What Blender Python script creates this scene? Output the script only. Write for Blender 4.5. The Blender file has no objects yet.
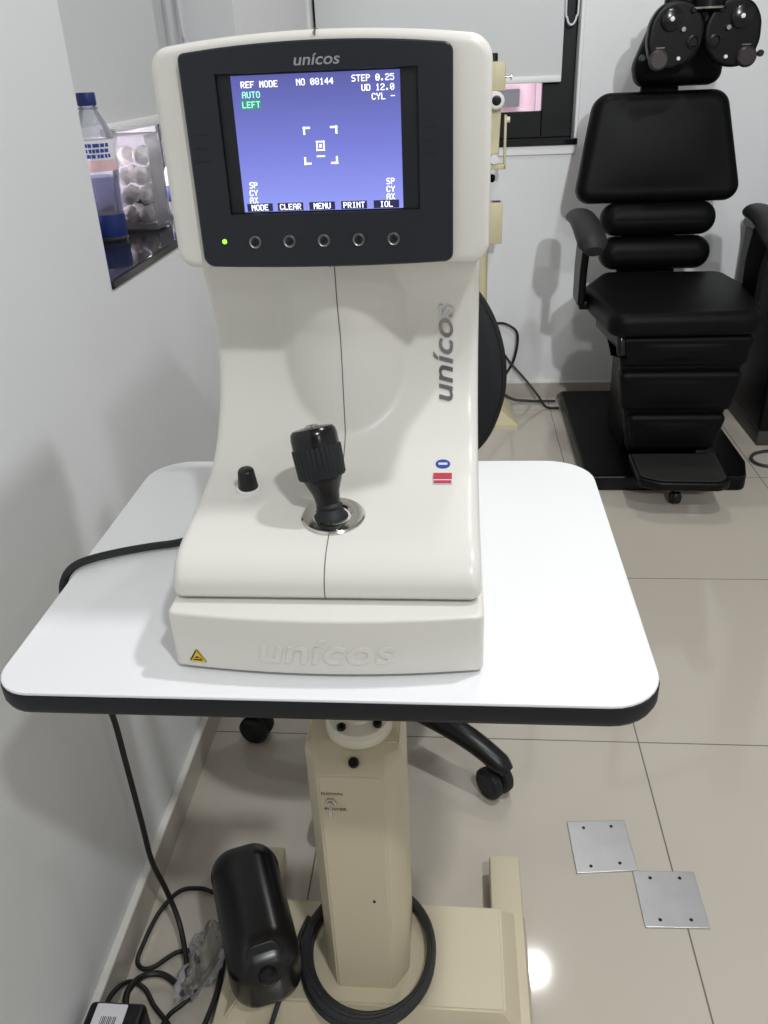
import bpy, bmesh, math, random
from mathutils import Vector, Matrix, Quaternion
random.seed(7)
PI = math.pi
SC = bpy.context.scene
COL = SC.collection

# ------------------------------------------------------------------ camera, world, lamps, exposure
cam_d = bpy.data.cameras.new('camera'); cam = bpy.data.objects.new('camera', cam_d); COL.objects.link(cam)
R = [(0.99623531, 0.00296646, -0.08663951), (0.07777938, -0.47193165, 0.87819752), (-0.03828279, -0.88163015, -0.47038571)]
M = Matrix(((R[0][0], -R[0][1], -R[0][2], 0), (R[1][0], -R[1][1], -R[1][2], 0), (R[2][0], -R[2][1], -R[2][2], 1.2), (0, 0, 0, 1)))
cam.matrix_world = M
cam_d.sensor_fit = 'VERTICAL'; cam_d.sensor_height = 36; cam_d.lens = 835.525 / 1024 * 36
cam_d.clip_start = 0.02; cam_d.clip_end = 60
SC.camera = cam

w = bpy.data.worlds.new('world'); SC.world = w; w.use_nodes = True
w.node_tree.nodes['Background'].inputs[0].default_value = (0.95, 0.94, 0.97, 1)
w.node_tree.nodes['Background'].inputs[1].default_value = 7.0


def lamp(name, loc, power, r, col, spread=PI):
    d = bpy.data.lights.new(name, 'AREA'); d.shape = 'DISK'; d.size = r * 2; d.energy = power; d.color = col; d.spread = spread
    o = bpy.data.objects.new(name, d); COL.objects.link(o); o.location = loc
    return o


WARM = (1.0, 0.98, 0.95); COOL = (0.95, 0.98, 1.0)
lamp('ceiling_downlight', (0.62, -0.50, 2.585), 17, 0.07, COOL)
lamp('ceiling_downlight', (0.68, 0.96, 2.585), 13, 0.06, COOL)
lamp('ceiling_downlight', (0.37, 2.50, 2.585), 5, 0.045, WARM)
lamp('ceiling_downlight', (1.7, -1.9, 2.585), 7, 0.08, COOL)
sd = bpy.data.lights.new('narrowed_unseen_lamp', 'SPOT'); sd.energy = 215; sd.spot_size = math.radians(31); sd.spot_blend = 0.5; sd.shadow_soft_size = 0.05; sd.color = COOL  # unseen lamp inferred from the chair shadow, cone narrowed to keep table front dim
so = bpy.data.objects.new('narrowed_unseen_lamp', sd); COL.objects.link(so); so.location = (0.66, -2.1, 2.5)
so.rotation_euler = (Vector((0.72, 3.2, 0.85)) - so.location).to_track_quat('-Z', 'Y').to_euler()

SC.view_settings.view_transform = 'Standard'; SC.view_settings.look = 'None'
SC.view_settings.gamma = 1; SC.view_settings.use_curve_mapping = False
SC.view_settings.exposure = 0.50


# ------------------------------------------------------------------ materials
def s2l(c):
    return tuple((v / 255 / 12.92) if v / 255 <= 0.04045 else ((v / 255 + 0.055) / 1.055) ** 2.4 for v in c) + (1,)


def mat(name, rgb, rough=0.5, metal=0.0, noise=0.0, nscale=40.0, bump=0.0, bscale=200.0, spec=0.5, trans=0.0, coat=0.0, ior=1.45, emit=None, estr=0.0):
    m = bpy.data.materials.new(name); m.use_nodes = True
    nt = m.node_tree; b = nt.nodes['Principled BSDF']
    c = s2l(rgb)
    b.inputs['Base Color'].default_value = c
    b.inputs['Roughness'].default_value = rough; b.inputs['Metallic'].default_value = metal
    b.inputs['Specular IOR Level'].default_value = spec; b.inputs['Transmission Weight'].default_value = trans
    b.inputs['Coat Weight'].default_value = coat; b.inputs['IOR'].default_value = ior
    if emit:
        b.inputs['Emission Color'].default_value = s2l(emit); b.inputs['Emission Strength'].default_value = estr
    tc = nt.nodes.new('ShaderNodeTexCoord')
    if noise:
        n = nt.nodes.new('ShaderNodeTexNoise'); n.inputs['Scale'].default_value = nscale; n.inputs['Detail'].default_value = 4
        nt.links.new(tc.outputs['Object'], n.inputs['Vector'])
        mx = nt.nodes.new('ShaderNodeMix'); mx.data_type = 'RGBA'
        mx.inputs[6].default_value = tuple(v * (1 - noise) for v in c[:3]) + (1,)
        mx.inputs[7].default_value = tuple(min(1, v * (1 + noise)) for v in c[:3]) + (1,)
        nt.links.new(n.outputs['Fac'], mx.inputs[0]); nt.links.new(mx.outputs[2], b.inputs['Base Color'])
    if bump:
        n2 = nt.nodes.new('ShaderNodeTexNoise'); n2.inputs['Scale'].default_value = bscale
        nt.links.new(tc.outputs['Object'], n2.inputs['Vector'])
        bp = nt.nodes.new('ShaderNodeBump'); bp.inputs['Strength'].default_value = bump; bp.inputs['Distance'].default_value = 0.002
        nt.links.new(n2.outputs['Fac'], bp.inputs['Height']); nt.links.new(bp.outputs['Normal'], b.inputs['Normal'])
    return m


M_WALL = mat('painted_wall', (224, 225, 226), 0.55, noise=0.012, nscale=3, bump=0.04, bscale=60)
M_CEIL = mat('ceiling_paint', (236, 235, 232), 0.7, noise=0.01, nscale=3)
M_REVEAL = mat('white_reveal', (232, 232, 232), 0.6, noise=0.01)
M_BASE = mat('baseboard_tile', (182, 175, 164), 0.25, noise=0.03, nscale=4)
M_BASETOP = mat('baseboard_grout_top', (226, 223, 217), 0.5, noise=0.02)
M_CREAM = mat('ivory_plastic', (219, 216, 208), 0.3, noise=0.008, nscale=15, coat=0.15)
M_CREAMSEAM = mat('dark_seam', (96, 92, 86), 0.7)
M_BEZEL = mat('charcoal_plastic', (27, 29, 37), 0.42, noise=0.03, nscale=30)
M_BEZELD = mat('dark_recess_plastic', (20, 22, 27), 0.5, noise=0.03)
M_BLACK = mat('black_plastic', (14, 14, 15), 0.35, noise=0.05, nscale=30)
M_GLOSSBLACK = mat('glossy_black_plastic', (11, 11, 12), 0.2, noise=0.03)
M_SATIN = mat('satin_black_casing', (12, 12, 13), 0.27, noise=0.04, nscale=20)
M_RUBBER = mat('black_rubber', (19, 21, 25), 0.6, noise=0.06, nscale=60)
M_EDGE = mat('black_table_edge', (15, 17, 23), 0.55, noise=0.05)
M_CHROME = mat('chrome', (200, 198, 192), 0.14, metal=1, noise=0.02)
M_SATINCHROME = mat('satin_chrome', (222, 222, 222), 0.34, metal=1, noise=0.02)
M_STEEL = mat('brushed_steel', (150, 148, 142), 0.28, metal=1, noise=0.08, nscale=80)
M_LAM = mat('white_laminate', (234, 234, 235), 0.34, noise=0.006, nscale=5)
M_STAND = mat('cream_powder_coat', (206, 195, 169), 0.42, noise=0.02, nscale=12, bump=0.03)
M_FLANGE = mat('ivory_nylon', (226, 220, 203), 0.45, noise=0.02)
M_LEATHER = mat('black_leatherette', (10, 10, 12), 0.45, noise=0.06, nscale=25, bump=0.12, bscale=420, spec=0.12)
M_DARKMETAL = mat('black_painted_metal', (6, 6, 7), 0.35, noise=0.05, spec=0.22)
M_ARM = mat('dark_grey_foam', (30, 30, 32), 0.5, noise=0.05, spec=0.4)
M_TREAD = mat('grey_rubber_tread', (32, 31, 30), 0.6, noise=0.08, nscale=90)
M_MESHF = mat('black_stool_fabric', (17, 19, 23), 0.8, noise=0.08, nscale=200, bump=0.15, bscale=800)
M_CORD = mat('black_cord', (25, 26, 27), 0.48, noise=0.05)
M_CORDG = mat('dark_grey_cord', (46, 47, 50), 0.45, noise=0.05)
M_GRANITE = mat('black_granite', (22, 23, 26), 0.07, noise=0.35, nscale=260)
M_ALU = mat('black_aluminium', (9, 10, 12), 0.45, noise=0.04, spec=0.3)
M_BLIND = mat('grey_blind_fabric', (208, 210, 211), 0.85, noise=0.012, nscale=300, bump=0.05, bscale=500)
M_BLINDBAR = mat('white_blind_bar', (235, 235, 235), 0.4, noise=0.01)
M_CHAIN = mat('pale_plastic_chain', (216, 214, 222), 0.4, noise=0.02)
M_PALE = mat('facade_pale', (242, 238, 240), 0.8, noise=0.03, nscale=2)
M_PINK = mat('facade_rose', (130, 112, 118), 0.8, noise=0.05, nscale=2)
M_PINKD = mat('facade_mauve', (100, 84, 93), 0.8, noise=0.05, nscale=2)
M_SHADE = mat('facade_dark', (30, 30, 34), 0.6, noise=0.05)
M_STANDK = mat('khaki_cream_metal', (205, 196, 160), 0.45, noise=0.02)
M_WHITEP = mat('white_plastic', (226, 226, 224), 0.4, noise=0.01)
M_CAPB = mat('navy_cap', (28, 44, 104), 0.4, noise=0.03)
M_LABELB = mat('blue_label', (52, 74, 150), 0.45, noise=0.03)
M_LABELW = mat('white_label', (228, 226, 232), 0.5, noise=0.02)
M_LABELP = mat('pink_label', (226, 190, 196), 0.5, noise=0.02)
M_ORANGE = mat('orange_plastic', (214, 118, 82), 0.5, noise=0.03)
M_COTTON = mat('cotton', (243, 240, 238), 0.95, noise=0.02, nscale=60, bump=0.5, bscale=120)
M_PLATE = mat('galvanised_plate', (186, 187, 188), 0.36, metal=0.7, noise=0.12, nscale=25)
M_HOLE = mat('screw_hole', (16, 15, 15), 0.7)
M_LOGO = mat('silver_lettering', (176, 178, 182), 0.3, metal=0.6)
M_LOGOM = mat('mirror_lettering', (165, 165, 167), 0.10, metal=1.0)
M_YELLOW = mat('warning_yellow', (222, 190, 40), 0.45)
M_INK = mat('black_ink', (26, 24, 20), 0.5)
M_INKG = mat('grey_ink', (92, 86, 78), 0.6)
M_STICKB = mat('sticker_blue', (44, 70, 150), 0.4)
M_STICKR = mat('sticker_red', (186, 60, 76), 0.4)
M_STICKW = mat('sticker_silver', (214, 216, 224), 0.3)
M_UNIT = mat('black_cabinet', (7, 7, 8), 0.45, noise=0.05, spec=0.22)
M_UNITP = mat('grey_plinth', (58, 57, 56), 0.5, noise=0.04)
M_WHITEDOT = mat('white_enamel', (225, 225, 222), 0.3)
M_DIALR = mat('maroon_black_dial', (34, 22, 24), 0.4, noise=0.05)
M_DIALL = mat('brown_grey_dial', (50, 44, 41), 0.5, noise=0.08)
M_LED = mat('green_led', (90, 200, 30), 0.4, emit=(120, 255, 40), estr=2.2)
M_TXT = mat('screen_white_pixels', (230, 232, 245), 0.6, emit=(240, 242, 255), estr=0.85)
M_TXTG = mat('screen_green_pixels', (120, 220, 170), 0.6, emit=(150, 235, 190), estr=0.75)
M_TXTBG = mat('screen_green_highlight', (60, 120, 110), 0.6, emit=(66, 124, 128), estr=0.5)
M_MENU = mat('screen_menu_cell', (20, 22, 46), 0.6, emit=(38, 40, 78), estr=0.6)
M_BLEND = mat('screen_cell_border', (200, 205, 240), 0.6, emit=(178, 184, 240), estr=0.6)


def glass_mat(name, tint, rough=0.02, ior=1.45, thin=0.0):
    """clear shell: mix of transparency and gloss so that a thin wall reads as clear plastic or glass"""
    m = bpy.data.materials.new(name); m.use_nodes = True; nt = m.node_tree
    for n in list(nt.nodes): nt.nodes.remove(n)
    out = nt.nodes.new('ShaderNodeOutputMaterial'); mix = nt.nodes.new('ShaderNodeMixShader')
    tr = nt.nodes.new('ShaderNodeBsdfTransparent'); tr.inputs[0].default_value = s2l(tint)
    gl = nt.nodes.new('ShaderNodeBsdfPrincipled'); gl.inputs['Base Color'].default_value = s2l((225, 225, 230)); gl.inputs['Roughness'].default_value = rough
    fr = nt.nodes.new('ShaderNodeFresnel'); fr.inputs[0].default_value = ior
    ad = nt.nodes.new('ShaderNodeMath'); ad.operation = 'ADD'; ad.use_clamp = True; ad.inputs[1].default_value = thin
    nt.links.new(fr.outputs[0], ad.inputs[0]); nt.links.new(ad.outputs[0], mix.inputs[0])
    nt.links.new(tr.outputs[0], mix.inputs[1]); nt.links.new(gl.outputs[0], mix.inputs[2]); nt.links.new(mix.outputs[0], out.inputs[0])
    return m


M_PET = glass_mat('clear_bottle_plastic', (240, 241, 245), 0.08, 1.4, 0.10)
M_WATER = glass_mat('blue_liquid', (170, 170, 196), 0.03, 1.33, 0.02)
M_JAR = glass_mat('jar_glass', (251, 250, 251), 0.03, 1.4, 0.01)
M_PANE = glass_mat('window_glass', (250, 249, 250), 0.01, 1.45, 0.0)
M_BAG = glass_mat('clear_bag_film', (240, 239, 237), 0.15, 1.35, 0.05)


def floor_mat():
    m = bpy.data.materials.new('polished_floor_tile'); m.use_nodes = True; nt = m.node_tree; b = nt.nodes['Principled BSDF']
    g = nt.nodes.new('ShaderNodeNewGeometry'); sp = nt.nodes.new('ShaderNodeSeparateXYZ'); nt.links.new(g.outputs['Position'], sp.inputs[0])

    def line(sock, off, per):
        a = nt.nodes.new('ShaderNodeMath'); a.operation = 'SUBTRACT'; a.inputs[1].default_value = off; nt.links.new(sock, a.inputs[0])
        d = nt.nodes.new('ShaderNodeMath'); d.operation = 'DIVIDE'; d.inputs[1].default_value = per; nt.links.new(a.outputs[0], d.inputs[0])
        r = nt.nodes.new('ShaderNodeMath'); r.operation = 'ROUND'; nt.links.new(d.outputs[0], r.inputs[0])
        s = nt.nodes.new('ShaderNodeMath'); s.operation = 'SUBTRACT'; nt.links.new(d.outputs[0], s.inputs[0]); nt.links.new(r.outputs[0], s.inputs[1])
        ab = nt.nodes.new('ShaderNodeMath'); ab.operation = 'ABSOLUTE'; nt.links.new(s.outputs[0], ab.inputs[0])
        lt = nt.nodes.new('ShaderNodeMath'); lt.operation = 'LESS_THAN'; lt.inputs[1].default_value = 0.0014 / per; nt.links.new(ab.outputs[0], lt.inputs[0])
        return lt.outputs[0]
    l1 = line(sp.outputs[0], 0.360, 0.602); l2 = line(sp.outputs[1], 1.277, 0.602)
    mx = nt.nodes.new('ShaderNodeMath'); mx.operation = 'MAXIMUM'; nt.links.new(l1, mx.inputs[0]); nt.links.new(l2, mx.inputs[1])
    n = nt.nodes.new('ShaderNodeTexNoise'); n.inputs['Scale'].default_value = 3; n.inputs['Detail'].default_value = 6; nt.links.new(g.outputs['Position'], n.inputs['Vector'])
    c1 = nt.nodes.new('ShaderNodeMix'); c1.data_type = 'RGBA'; c1.inputs[6].default_value = s2l((190, 181, 168)); c1.inputs[7].default_value = s2l((199, 191, 179)); nt.links.new(n.outputs['Fac'], c1.inputs[0])
    c2 = nt.nodes.new('ShaderNodeMix'); c2.data_type = 'RGBA'; c2.inputs[7].default_value = s2l((120, 112, 102)); nt.links.new(c1.outputs[2], c2.inputs[6]); nt.links.new(mx.outputs[0], c2.inputs[0])
    nt.links.new(c2.outputs[2], b.inputs['Base Color'])
    b.inputs['Roughness'].default_value = 0.07
    return m


M_FLOOR = floor_mat()


def screen_mat():
    m = bpy.data.materials.new('lit_blue_screen'); m.use_nodes = True; nt = m.node_tree; b = nt.nodes['Principled BSDF']
    tc = nt.nodes.new('ShaderNodeTexCoord'); sp = nt.nodes.new('ShaderNodeSeparateXYZ'); nt.links.new(tc.outputs['Generated'], sp.inputs[0])
    r = nt.nodes.new('ShaderNodeValToRGB'); nt.links.new(sp.outputs[2], r.inputs[0])
    r.color_ramp.elements[0].color = s2l((142, 152, 236)); r.color_ramp.elements[1].color = s2l((84, 88, 158))
    e = r.color_ramp.elements.new(0.45); e.color = s2l((116, 122, 208))
    b.inputs['Base Color'].default_value = s2l((20, 20, 40)); b.inputs['Roughness'].default_value = 0.4
    nt.links.new(r.outputs[0], b.inputs['Emission Color']); b.inputs['Emission Strength'].default_value = 0.78
    return m


M_SCREEN = screen_mat()


# ------------------------------------------------------------------ object helpers
def finish(bm, sharp=38):
    bmesh.ops.remove_doubles(bm, verts=bm.verts, dist=1e-6)
    bmesh.ops.recalc_face_normals(bm, faces=bm.faces)
    for f in bm.faces: f.smooth = True
    for e in bm.edges:
        if len(e.link_faces) > 2 or (len(e.link_faces) == 2 and e.calc_face_angle(0) > math.radians(sharp)): e.smooth = False


def obj(name, bm, m, parent=None, sharp=38, recalc=True):
    if recalc: finish(bm, sharp)
    me = bpy.data.meshes.new(name); bm.to_mesh(me); bm.free()
    me.materials.append(m)
    o = bpy.data.objects.new(name, me); COL.objects.link(o)
    if parent is not None:
        o.parent = parent
        root = parent
        off = Vector(root.location)
        while root.parent: root = root.parent; off += Vector(root.location)
        me.transform(Matrix.Translation(-off))
    return o


def tag(o, label=None, cat=None, group=None, kind=None):
    if label: o['label'] = label
    if cat: o['category'] = cat
    if group: o['group'] = group
    if kind: o['kind'] = kind
    return o


def thing(name, label, cat, loc=(0, 0, 0), group=None):
    o = bpy.data.objects.new(name, None); COL.objects.link(o); o.location = loc; o.empty_display_size = 0.05
    return tag(o, label, cat, group)


def recenter(o):
    """put the origin of a one-mesh thing at its base"""
    me = o.data; xs = [v.co for v in me.vertices]
    c = Vector((sum(v.x for v in xs) / len(xs), sum(v.y for v in xs) / len(xs), min(v.z for v in xs)))
    me.transform(Matrix.Translation(-c)); o.location = c
    return o


def copy_tree(o, parent=None, loc=None):
    c = o.copy(); COL.objects.link(c)
    if parent is not None: c.parent = parent
    if loc is not None: c.location = loc
    for ch in list(o.children): copy_tree(ch, c)
    return c


# ------------------------------------------------------------------ mesh helpers
def box(bm, lo, hi, bev=0.0, seg=2):
    r = bmesh.ops.create_cube(bm, size=1.0)
    vs = r['verts']
    for v in vs:
        v.co = Vector([lo[i] + (v.co[i] + 0.5) * (hi[i] - lo[i]) for i in range(3)])
    if bev:
        es = list({e for v in vs for e in v.link_edges})
        bmesh.ops.bevel(bm, geom=es, offset=bev, segments=seg, affect='EDGES', profile=0.5)
    return bm


def bx(lo, hi, bev=0.0, seg=2):
    return box(bmesh.new(), lo, hi, bev, seg)


def rpoly(corners, radii, seg=6):
    n = len(corners); out = []
    if not isinstance(radii, (list, tuple)): radii = [radii] * n
    for i in range(n):
        p = Vector(corners[i]); a = Vector(corners[i - 1]); b = Vector(corners[(i + 1) % n]); r = radii[i]
        da = (a - p).normalized(); db = (b - p).normalized()
        ang = da.angle(db)
        if r <= 1e-6 or ang > PI - 1e-3: out.append((p.x, p.y)); continue
        t = min(r / math.tan(ang / 2), (a - p).length * .49, (b - p).length * .49); r2 = t * math.tan(ang / 2)
        cdir = (da + db).normalized(); c = p + cdir * (r2 / math.sin(ang / 2))
        s = p + da * t - c; e = p + db * t - c
        a0 = math.atan2(s.y, s.x); a1 = math.atan2(e.y, e.x); d = a1 - a0
        while d > PI: d -= 2 * PI
        while d < -PI: d += 2 * PI
        for k in range(seg + 1):
            q = a0 + d * k / seg; out.append((c.x + math.cos(q) * r2, c.y + math.sin(q) * r2))
    return out


def area2(p):
    return sum(p[i - 1][0] * p[i][1] - p[i][0] * p[i - 1][1] for i in range(len(p)))


def inset(poly, d):
    n = len(poly); out = []
    s = 1 if area2(poly) > 0 else -1
    for i in range(n):
        p = Vector(poly[i]); a = Vector(poly[i - 1]); b = Vector(poly[(i + 1) % n])
        e1 = (p - a); e2 = (b - p)
        if e1.length < 1e-9: e1 = e2
        if e2.length < 1e-9: e2 = e1
        e1.normalize(); e2.normalize()
        n1 = Vector((-e1.y, e1.x)) * s; n2 = Vector((-e2.y, e2.x)) * s
        m = n1 + n2
        if m.length < 1e-6: m = n1
        m.normalize(); c = max(0.4, m.dot(n1))
        out.append(tuple(p + m * (d / c)))
    return out


def bridge(bm, l1, l2):
    n = len(l1)
    for i in range(n):
        bm.faces.new((l1[i], l1[(i + 1) % n], l2[(i + 1) % n], l2[i]))


def slab(bm, outline, t, r=0.0, M=None, k=4, r2=None, crown=0.0, taper=0.0):
    """closed slab: outline in local XY, thickness 0..t in local Z, rounded rims; crown domes the top cap"""
    M = M or Matrix()
    r2 = r if r2 is None else r2
    if crown:
        per = sum((Vector(outline[i]) - Vector(outline[i - 1])).length for i in range(len(outline))) / 70
        o2 = []
        for i in range(len(outline)):
            a, b = Vector(outline[i - 1]), Vector(outline[i]); n_ = max(1, round((b - a).length / per))
            for q in range(n_): o2.append(tuple(a + (b - a) * (q / n_)))
        outline = o2
    levels = []
    if r2 > 0:
        levels.append((min(r2 * 1.6, r2 + 0.004), 0.0))
        for j in range(k + 1):
            a = PI / 2 * j / k; levels.append((r2 * (1 - math.sin(a)), r2 * (1 - math.cos(a))))
    else: levels.append((0, 0))
    if r > 0:
        for j in range(k + 1):
            a = PI / 2 * j / k; levels.append((r * (1 - math.cos(a)), t - r + r * math.sin(a)))
        levels.append((min(r * 1.6, r + 0.004), t))
    else: levels.append((0, t))
    loops = []
    for ins, z in levels:
        p = inset(outline, ins + taper * z) if ins + taper * z else outline
        loops.append([bm.verts.new(M @ Vector((x, y, z))) for x, y in p])
    for a, b in zip(loops, loops[1:]): bridge(bm, a, b)
    bm.faces.new(loops[0][::-1])
    if crown:
        base = inset(outline, min(r * 1.6, r + 0.004) + taper * t)
        bx_ = [p[0] for p in base]; by_ = [p[1] for p in base]
        cx = (max(bx_) + min(bx_)) / 2; cy = (max(by_) + min(by_)) / 2; hx = (max(bx_) - min(bx_)) / 2; hy = (max(by_) - min(by_)) / 2
        last = loops[-1]
        for s in (0.94, 0.86, 0.76, 0.64, 0.5, 0.36, 0.22, 0.1):
            nl = []
            for x, y in base:
                px_, py_ = cx + (x - cx) * s, cy + (y - cy) * s
                h = crown * (1 - ((px_ - cx) / hx) ** 2) * (1 - ((py_ - cy) / hy) ** 2) * min(1.0, (1 - s) / 0.25) ** 0.7
                nl.append(bm.verts.new(M @ Vector((px_, py_, t + h))))
            bridge(bm, last, nl); last = nl
        bm.faces.new(last)
    else:
        bm.faces.new(loops[-1])
    return bm


def frameM(o, x, y):
    x = Vector(x).normalized(); y = Vector(y); y = (y - x * y.dot(x)).normalized(); z = x.cross(y)
    return Matrix(((x.x, y.x, z.x, o[0]), (x.y, y.y, z.y, o[1]), (x.z, y.z, z.z, o[2]), (0, 0, 0, 1)))


def XZ(y, flip=False):
    """local XY -> world XZ at given y, thickness towards -y (to the camera)"""
    return Matrix(((1, 0, 0, 0), (0, 0, -1, y), (0, 1, 0, 0), (0, 0, 0, 1)))


def lathe(bm, prof, origin=(0, 0, 0), axis=(0, 0, 1), seg=28, ripple=None):
    q = Vector((0, 0, 1)).rotation_difference(Vector(axis).normalized()); o = Vector(origin)
    rings = []
    for (r, z) in prof:
        if r < 1e-6: rings.append([bm.verts.new(o + q @ Vector((0, 0, z)))]); continue
        ring = []
        for i in range(seg):
            a = 2 * PI * i / seg
            rr = r * (1 + (ripple[0] if ripple and ripple[1] <= z <= ripple[2] and i % 4 == 0 else 0))
            ring.append(bm.verts.new(o + q @ Vector((rr * math.cos(a), rr * math.sin(a), z))))
        rings.append(ring)
    for a, b in zip(rings, rings[1:]):
        if len(a) == 1 and len(b) == 1: continue
        if len(a) == 1:
            for i in range(seg): bm.faces.new((a[0], b[i], b[(i + 1) % seg]))
        elif len(b) == 1:
            for i in range(seg): bm.faces.new((a[i], a[(i + 1) % seg], b[0]))
        else: bridge(bm, a, b)
    if len(rings[0]) > 1: bm.faces.new(rings[0][::-1])
    if len(rings[-1]) > 1: bm.faces.new(rings[-1])
    return bm


def spline(pts, n=8, closed=False):
    P = [Vector(p) for p in pts]; out = []
    N = len(P); rng = range(N if closed else N - 1)
    for i in rng:
        p1 = P[i]; p2 = P[(i + 1) % N]
        p0 = P[i - 1] if (closed or i > 0) else p1 * 2 - p2
        p3 = P[(i + 2) % N] if (closed or i < N - 2) else p2 * 2 - p1
        for k in range(n):
            t = k / n
            out.append(0.5 * ((2 * p1) + (p2 - p0) * t + (2 * p0 - 5 * p1 + 4 * p2 - p3) * t * t + (3 * p1 - p0 - 3 * p2 + p3) * t ** 3))
    if not closed: out.append(P[-1])
    return out


def tube(bm, pts, r, seg=8, smooth=8, radii=None, closed=False, flat=1.0):
    P = spline(pts, smooth, closed) if smooth else [Vector(p) for p in pts]
    n = len(P); rings = []
    up = Vector((0, 0, 1))
    prev = None
    for i, p in enumerate(P):
        t = (P[(i + 1) % n] - P[i - 1]) if (closed or 0 < i < n - 1) else (P[1] - P[0] if i == 0 else P[-1] - P[-2])
        t.normalize()
        if prev is None:
            a = up if abs(t.dot(up)) < 0.9 else Vector((1, 0, 0))
            u = t.cross(a).normalized()
        else:
            u = (prev - t * prev.dot(t)).normalized()
        prev = u; v = t.cross(u)
        rr = r
        if radii:
            f = i / (n - 1) * (len(radii) - 1); j = min(int(f), len(radii) - 2); rr = radii[j] + (radii[j + 1] - radii[j]) * (f - j)
        rings.append([bm.verts.new(p + (u * math.cos(2 * PI * k / seg) + v * math.sin(2 * PI * k / seg) * flat) * rr) for k in range(seg)])
    for a, b in zip(rings, rings[1:]): bridge(bm, a, b)
    if closed: bridge(bm, rings[-1], rings[0])
    else: bm.faces.new(rings[0][::-1]); bm.faces.new(rings[-1])
    return bm


def ball(bm, c, r, seg=16, sc=(1, 1, 1)):
    rr = bmesh.ops.create_uvsphere(bm, u_segments=seg, v_segments=max(6, seg // 2), radius=r)
    for v in rr['verts']: v.co = Vector(c) + Vector((v.co.x * sc[0], v.co.y * sc[1], v.co.z * sc[2]))
    return bm


def text_bm(body, size, depth=0.0004, shear=0.0, xscale=1.0, bold=0.0, align='CENTER'):
    c = bpy.data.curves.new('t', 'FONT'); c.body = body; c.size = size; c.extrude = depth / 2; c.shear = shear; c.align_x = align; c.align_y = 'CENTER'
    c.offset = bold; c.resolution_u = 4
    o = bpy.data.objects.new('t', c); COL.objects.link(o)
    dg = bpy.context.evaluated_depsgraph_get(); dg.update()
    me = bpy.data.meshes.new_from_object(o.evaluated_get(dg))
    bm = bmesh.new(); bm.from_mesh(me)
    bpy.data.objects.remove(o); bpy.data.curves.remove(c); bpy.data.meshes.remove(me)
    for v in bm.verts: v.co.x *= xscale
    return bm


FONT = {
    'A': '01110 10001 10001 11111 10001 10001 10001', 'B': '11110 10001 11110 10001 10001 10001 11110', 'C': '01110 10001 10000 10000 10000 10001 01110',
    'D': '11110 10001 10001 10001 10001 10001 11110', 'E': '11111 10000 10000 11110 10000 10000 11111', 'F': '11111 10000 10000 11110 10000 10000 10000',
    'I': '01110 00100 00100 00100 00100 00100 01110', 'L': '10000 10000 10000 10000 10000 10000 11111', 'M': '10001 11011 10101 10101 10001 10001 10001',
    'N': '10001 11001 10101 10011 10001 10001 10001', 'O': '01110 10001 10001 10001 10001 10001 01110', 'P': '11110 10001 10001 11110 10000 10000 10000',
    'R': '11110 10001 10001 11110 10100 10010 10001', 'S': '01111 10000 10000 01110 00001 00001 11110', 'T': '11111 00100 00100 00100 00100 00100 00100',
    'U': '10001 10001 10001 10001 10001 10001 01110', 'V': '10001 10001 10001 10001 01010 01010 00100', 'X': '10001 01010 00100 00100 00100 01010 10001',
    'Y': '10001 10001 01010 00100 00100 00100 00100', '0': '01110 10001 10011 10101 11001 10001 01110', '1': '00100 01100 00100 00100 00100 00100 01110',
    '2': '01110 10001 00001 00110 01000 10000 11111', '4': '00010 00110 01010 10010 11111 00010 00010', '5': '11111 10000 11110 00001 00001 10001 01110',
    '8': '01110 10001 10001 01110 10001 10001 01110', '.': '00000 00000 00000 00000 00000 01100 01100', '-': '00000 00000 00000 11111 00000 00000 00000', ' ': '00000 00000 00000 00000 00000 00000 00000'}


def pixel_text(bm, s, x, z, y, w, h, pitch, t=0.0004, align='L'):
    """characters 5x7 dots; x,z = upper-left corner; runs of dots become one bar"""
    tot = pitch * len(s) - (pitch - w)
    if align == 'R': x -= tot
    if align == 'C': x -= tot / 2
    for ch in s:
        rows = FONT[ch].split(); pw = w / 5; ph = h / 7
        for j, row in enumerate(rows):
            i = 0
            while i < 5:
                if row[i] == '1':
                    k = i
                    while k < 5 and row[k] == '1': k += 1
                    box(bm, (x + i * pw - pw * .12, y - t, z - (j + 1) * ph), (x + k * pw + pw * .12, y, z - j * ph)); i = k
                else: i += 1
        x += pitch
    return bm


# ------------------------------------------------------------------ the room
WX = -0.505; BY = 3.22; RX = 2.4; FY = -3.2; CZ = 2.6


def struct(name, bm, m, parent=None):
    o = obj(name, bm, m, parent)
    if parent is None: o['kind'] = 'structure'
    return o


struct('floor', bx((WX - 0.3, FY - 0.1, -0.1), (RX + 0.1, BY + 0.3, 0)), M_FLOOR)
struct('ceiling', bx((WX - 0.3, FY - 0.1, CZ), (RX + 0.1, BY + 0.3, CZ + 0.1)), M_CEIL)
# left wall with window opening y 1.20..2.16, z .926..2.1
LY0, LY1, LZ0, LZ1 = 1.20, 2.16, 0.926, 2.1
WT = 0.26
bm = bmesh.new()
box(bm, (WX - WT, FY, 0), (WX, LY0, CZ)); box(bm, (WX - WT, LY1, 0), (WX, BY, CZ)); box(bm, (WX - WT, LY0, 0), (WX, LY1, LZ0)); box(bm, (WX - WT, LY0, LZ1), (WX, LY1, CZ))
struct('wall_left', bm, M_WALL)
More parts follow.
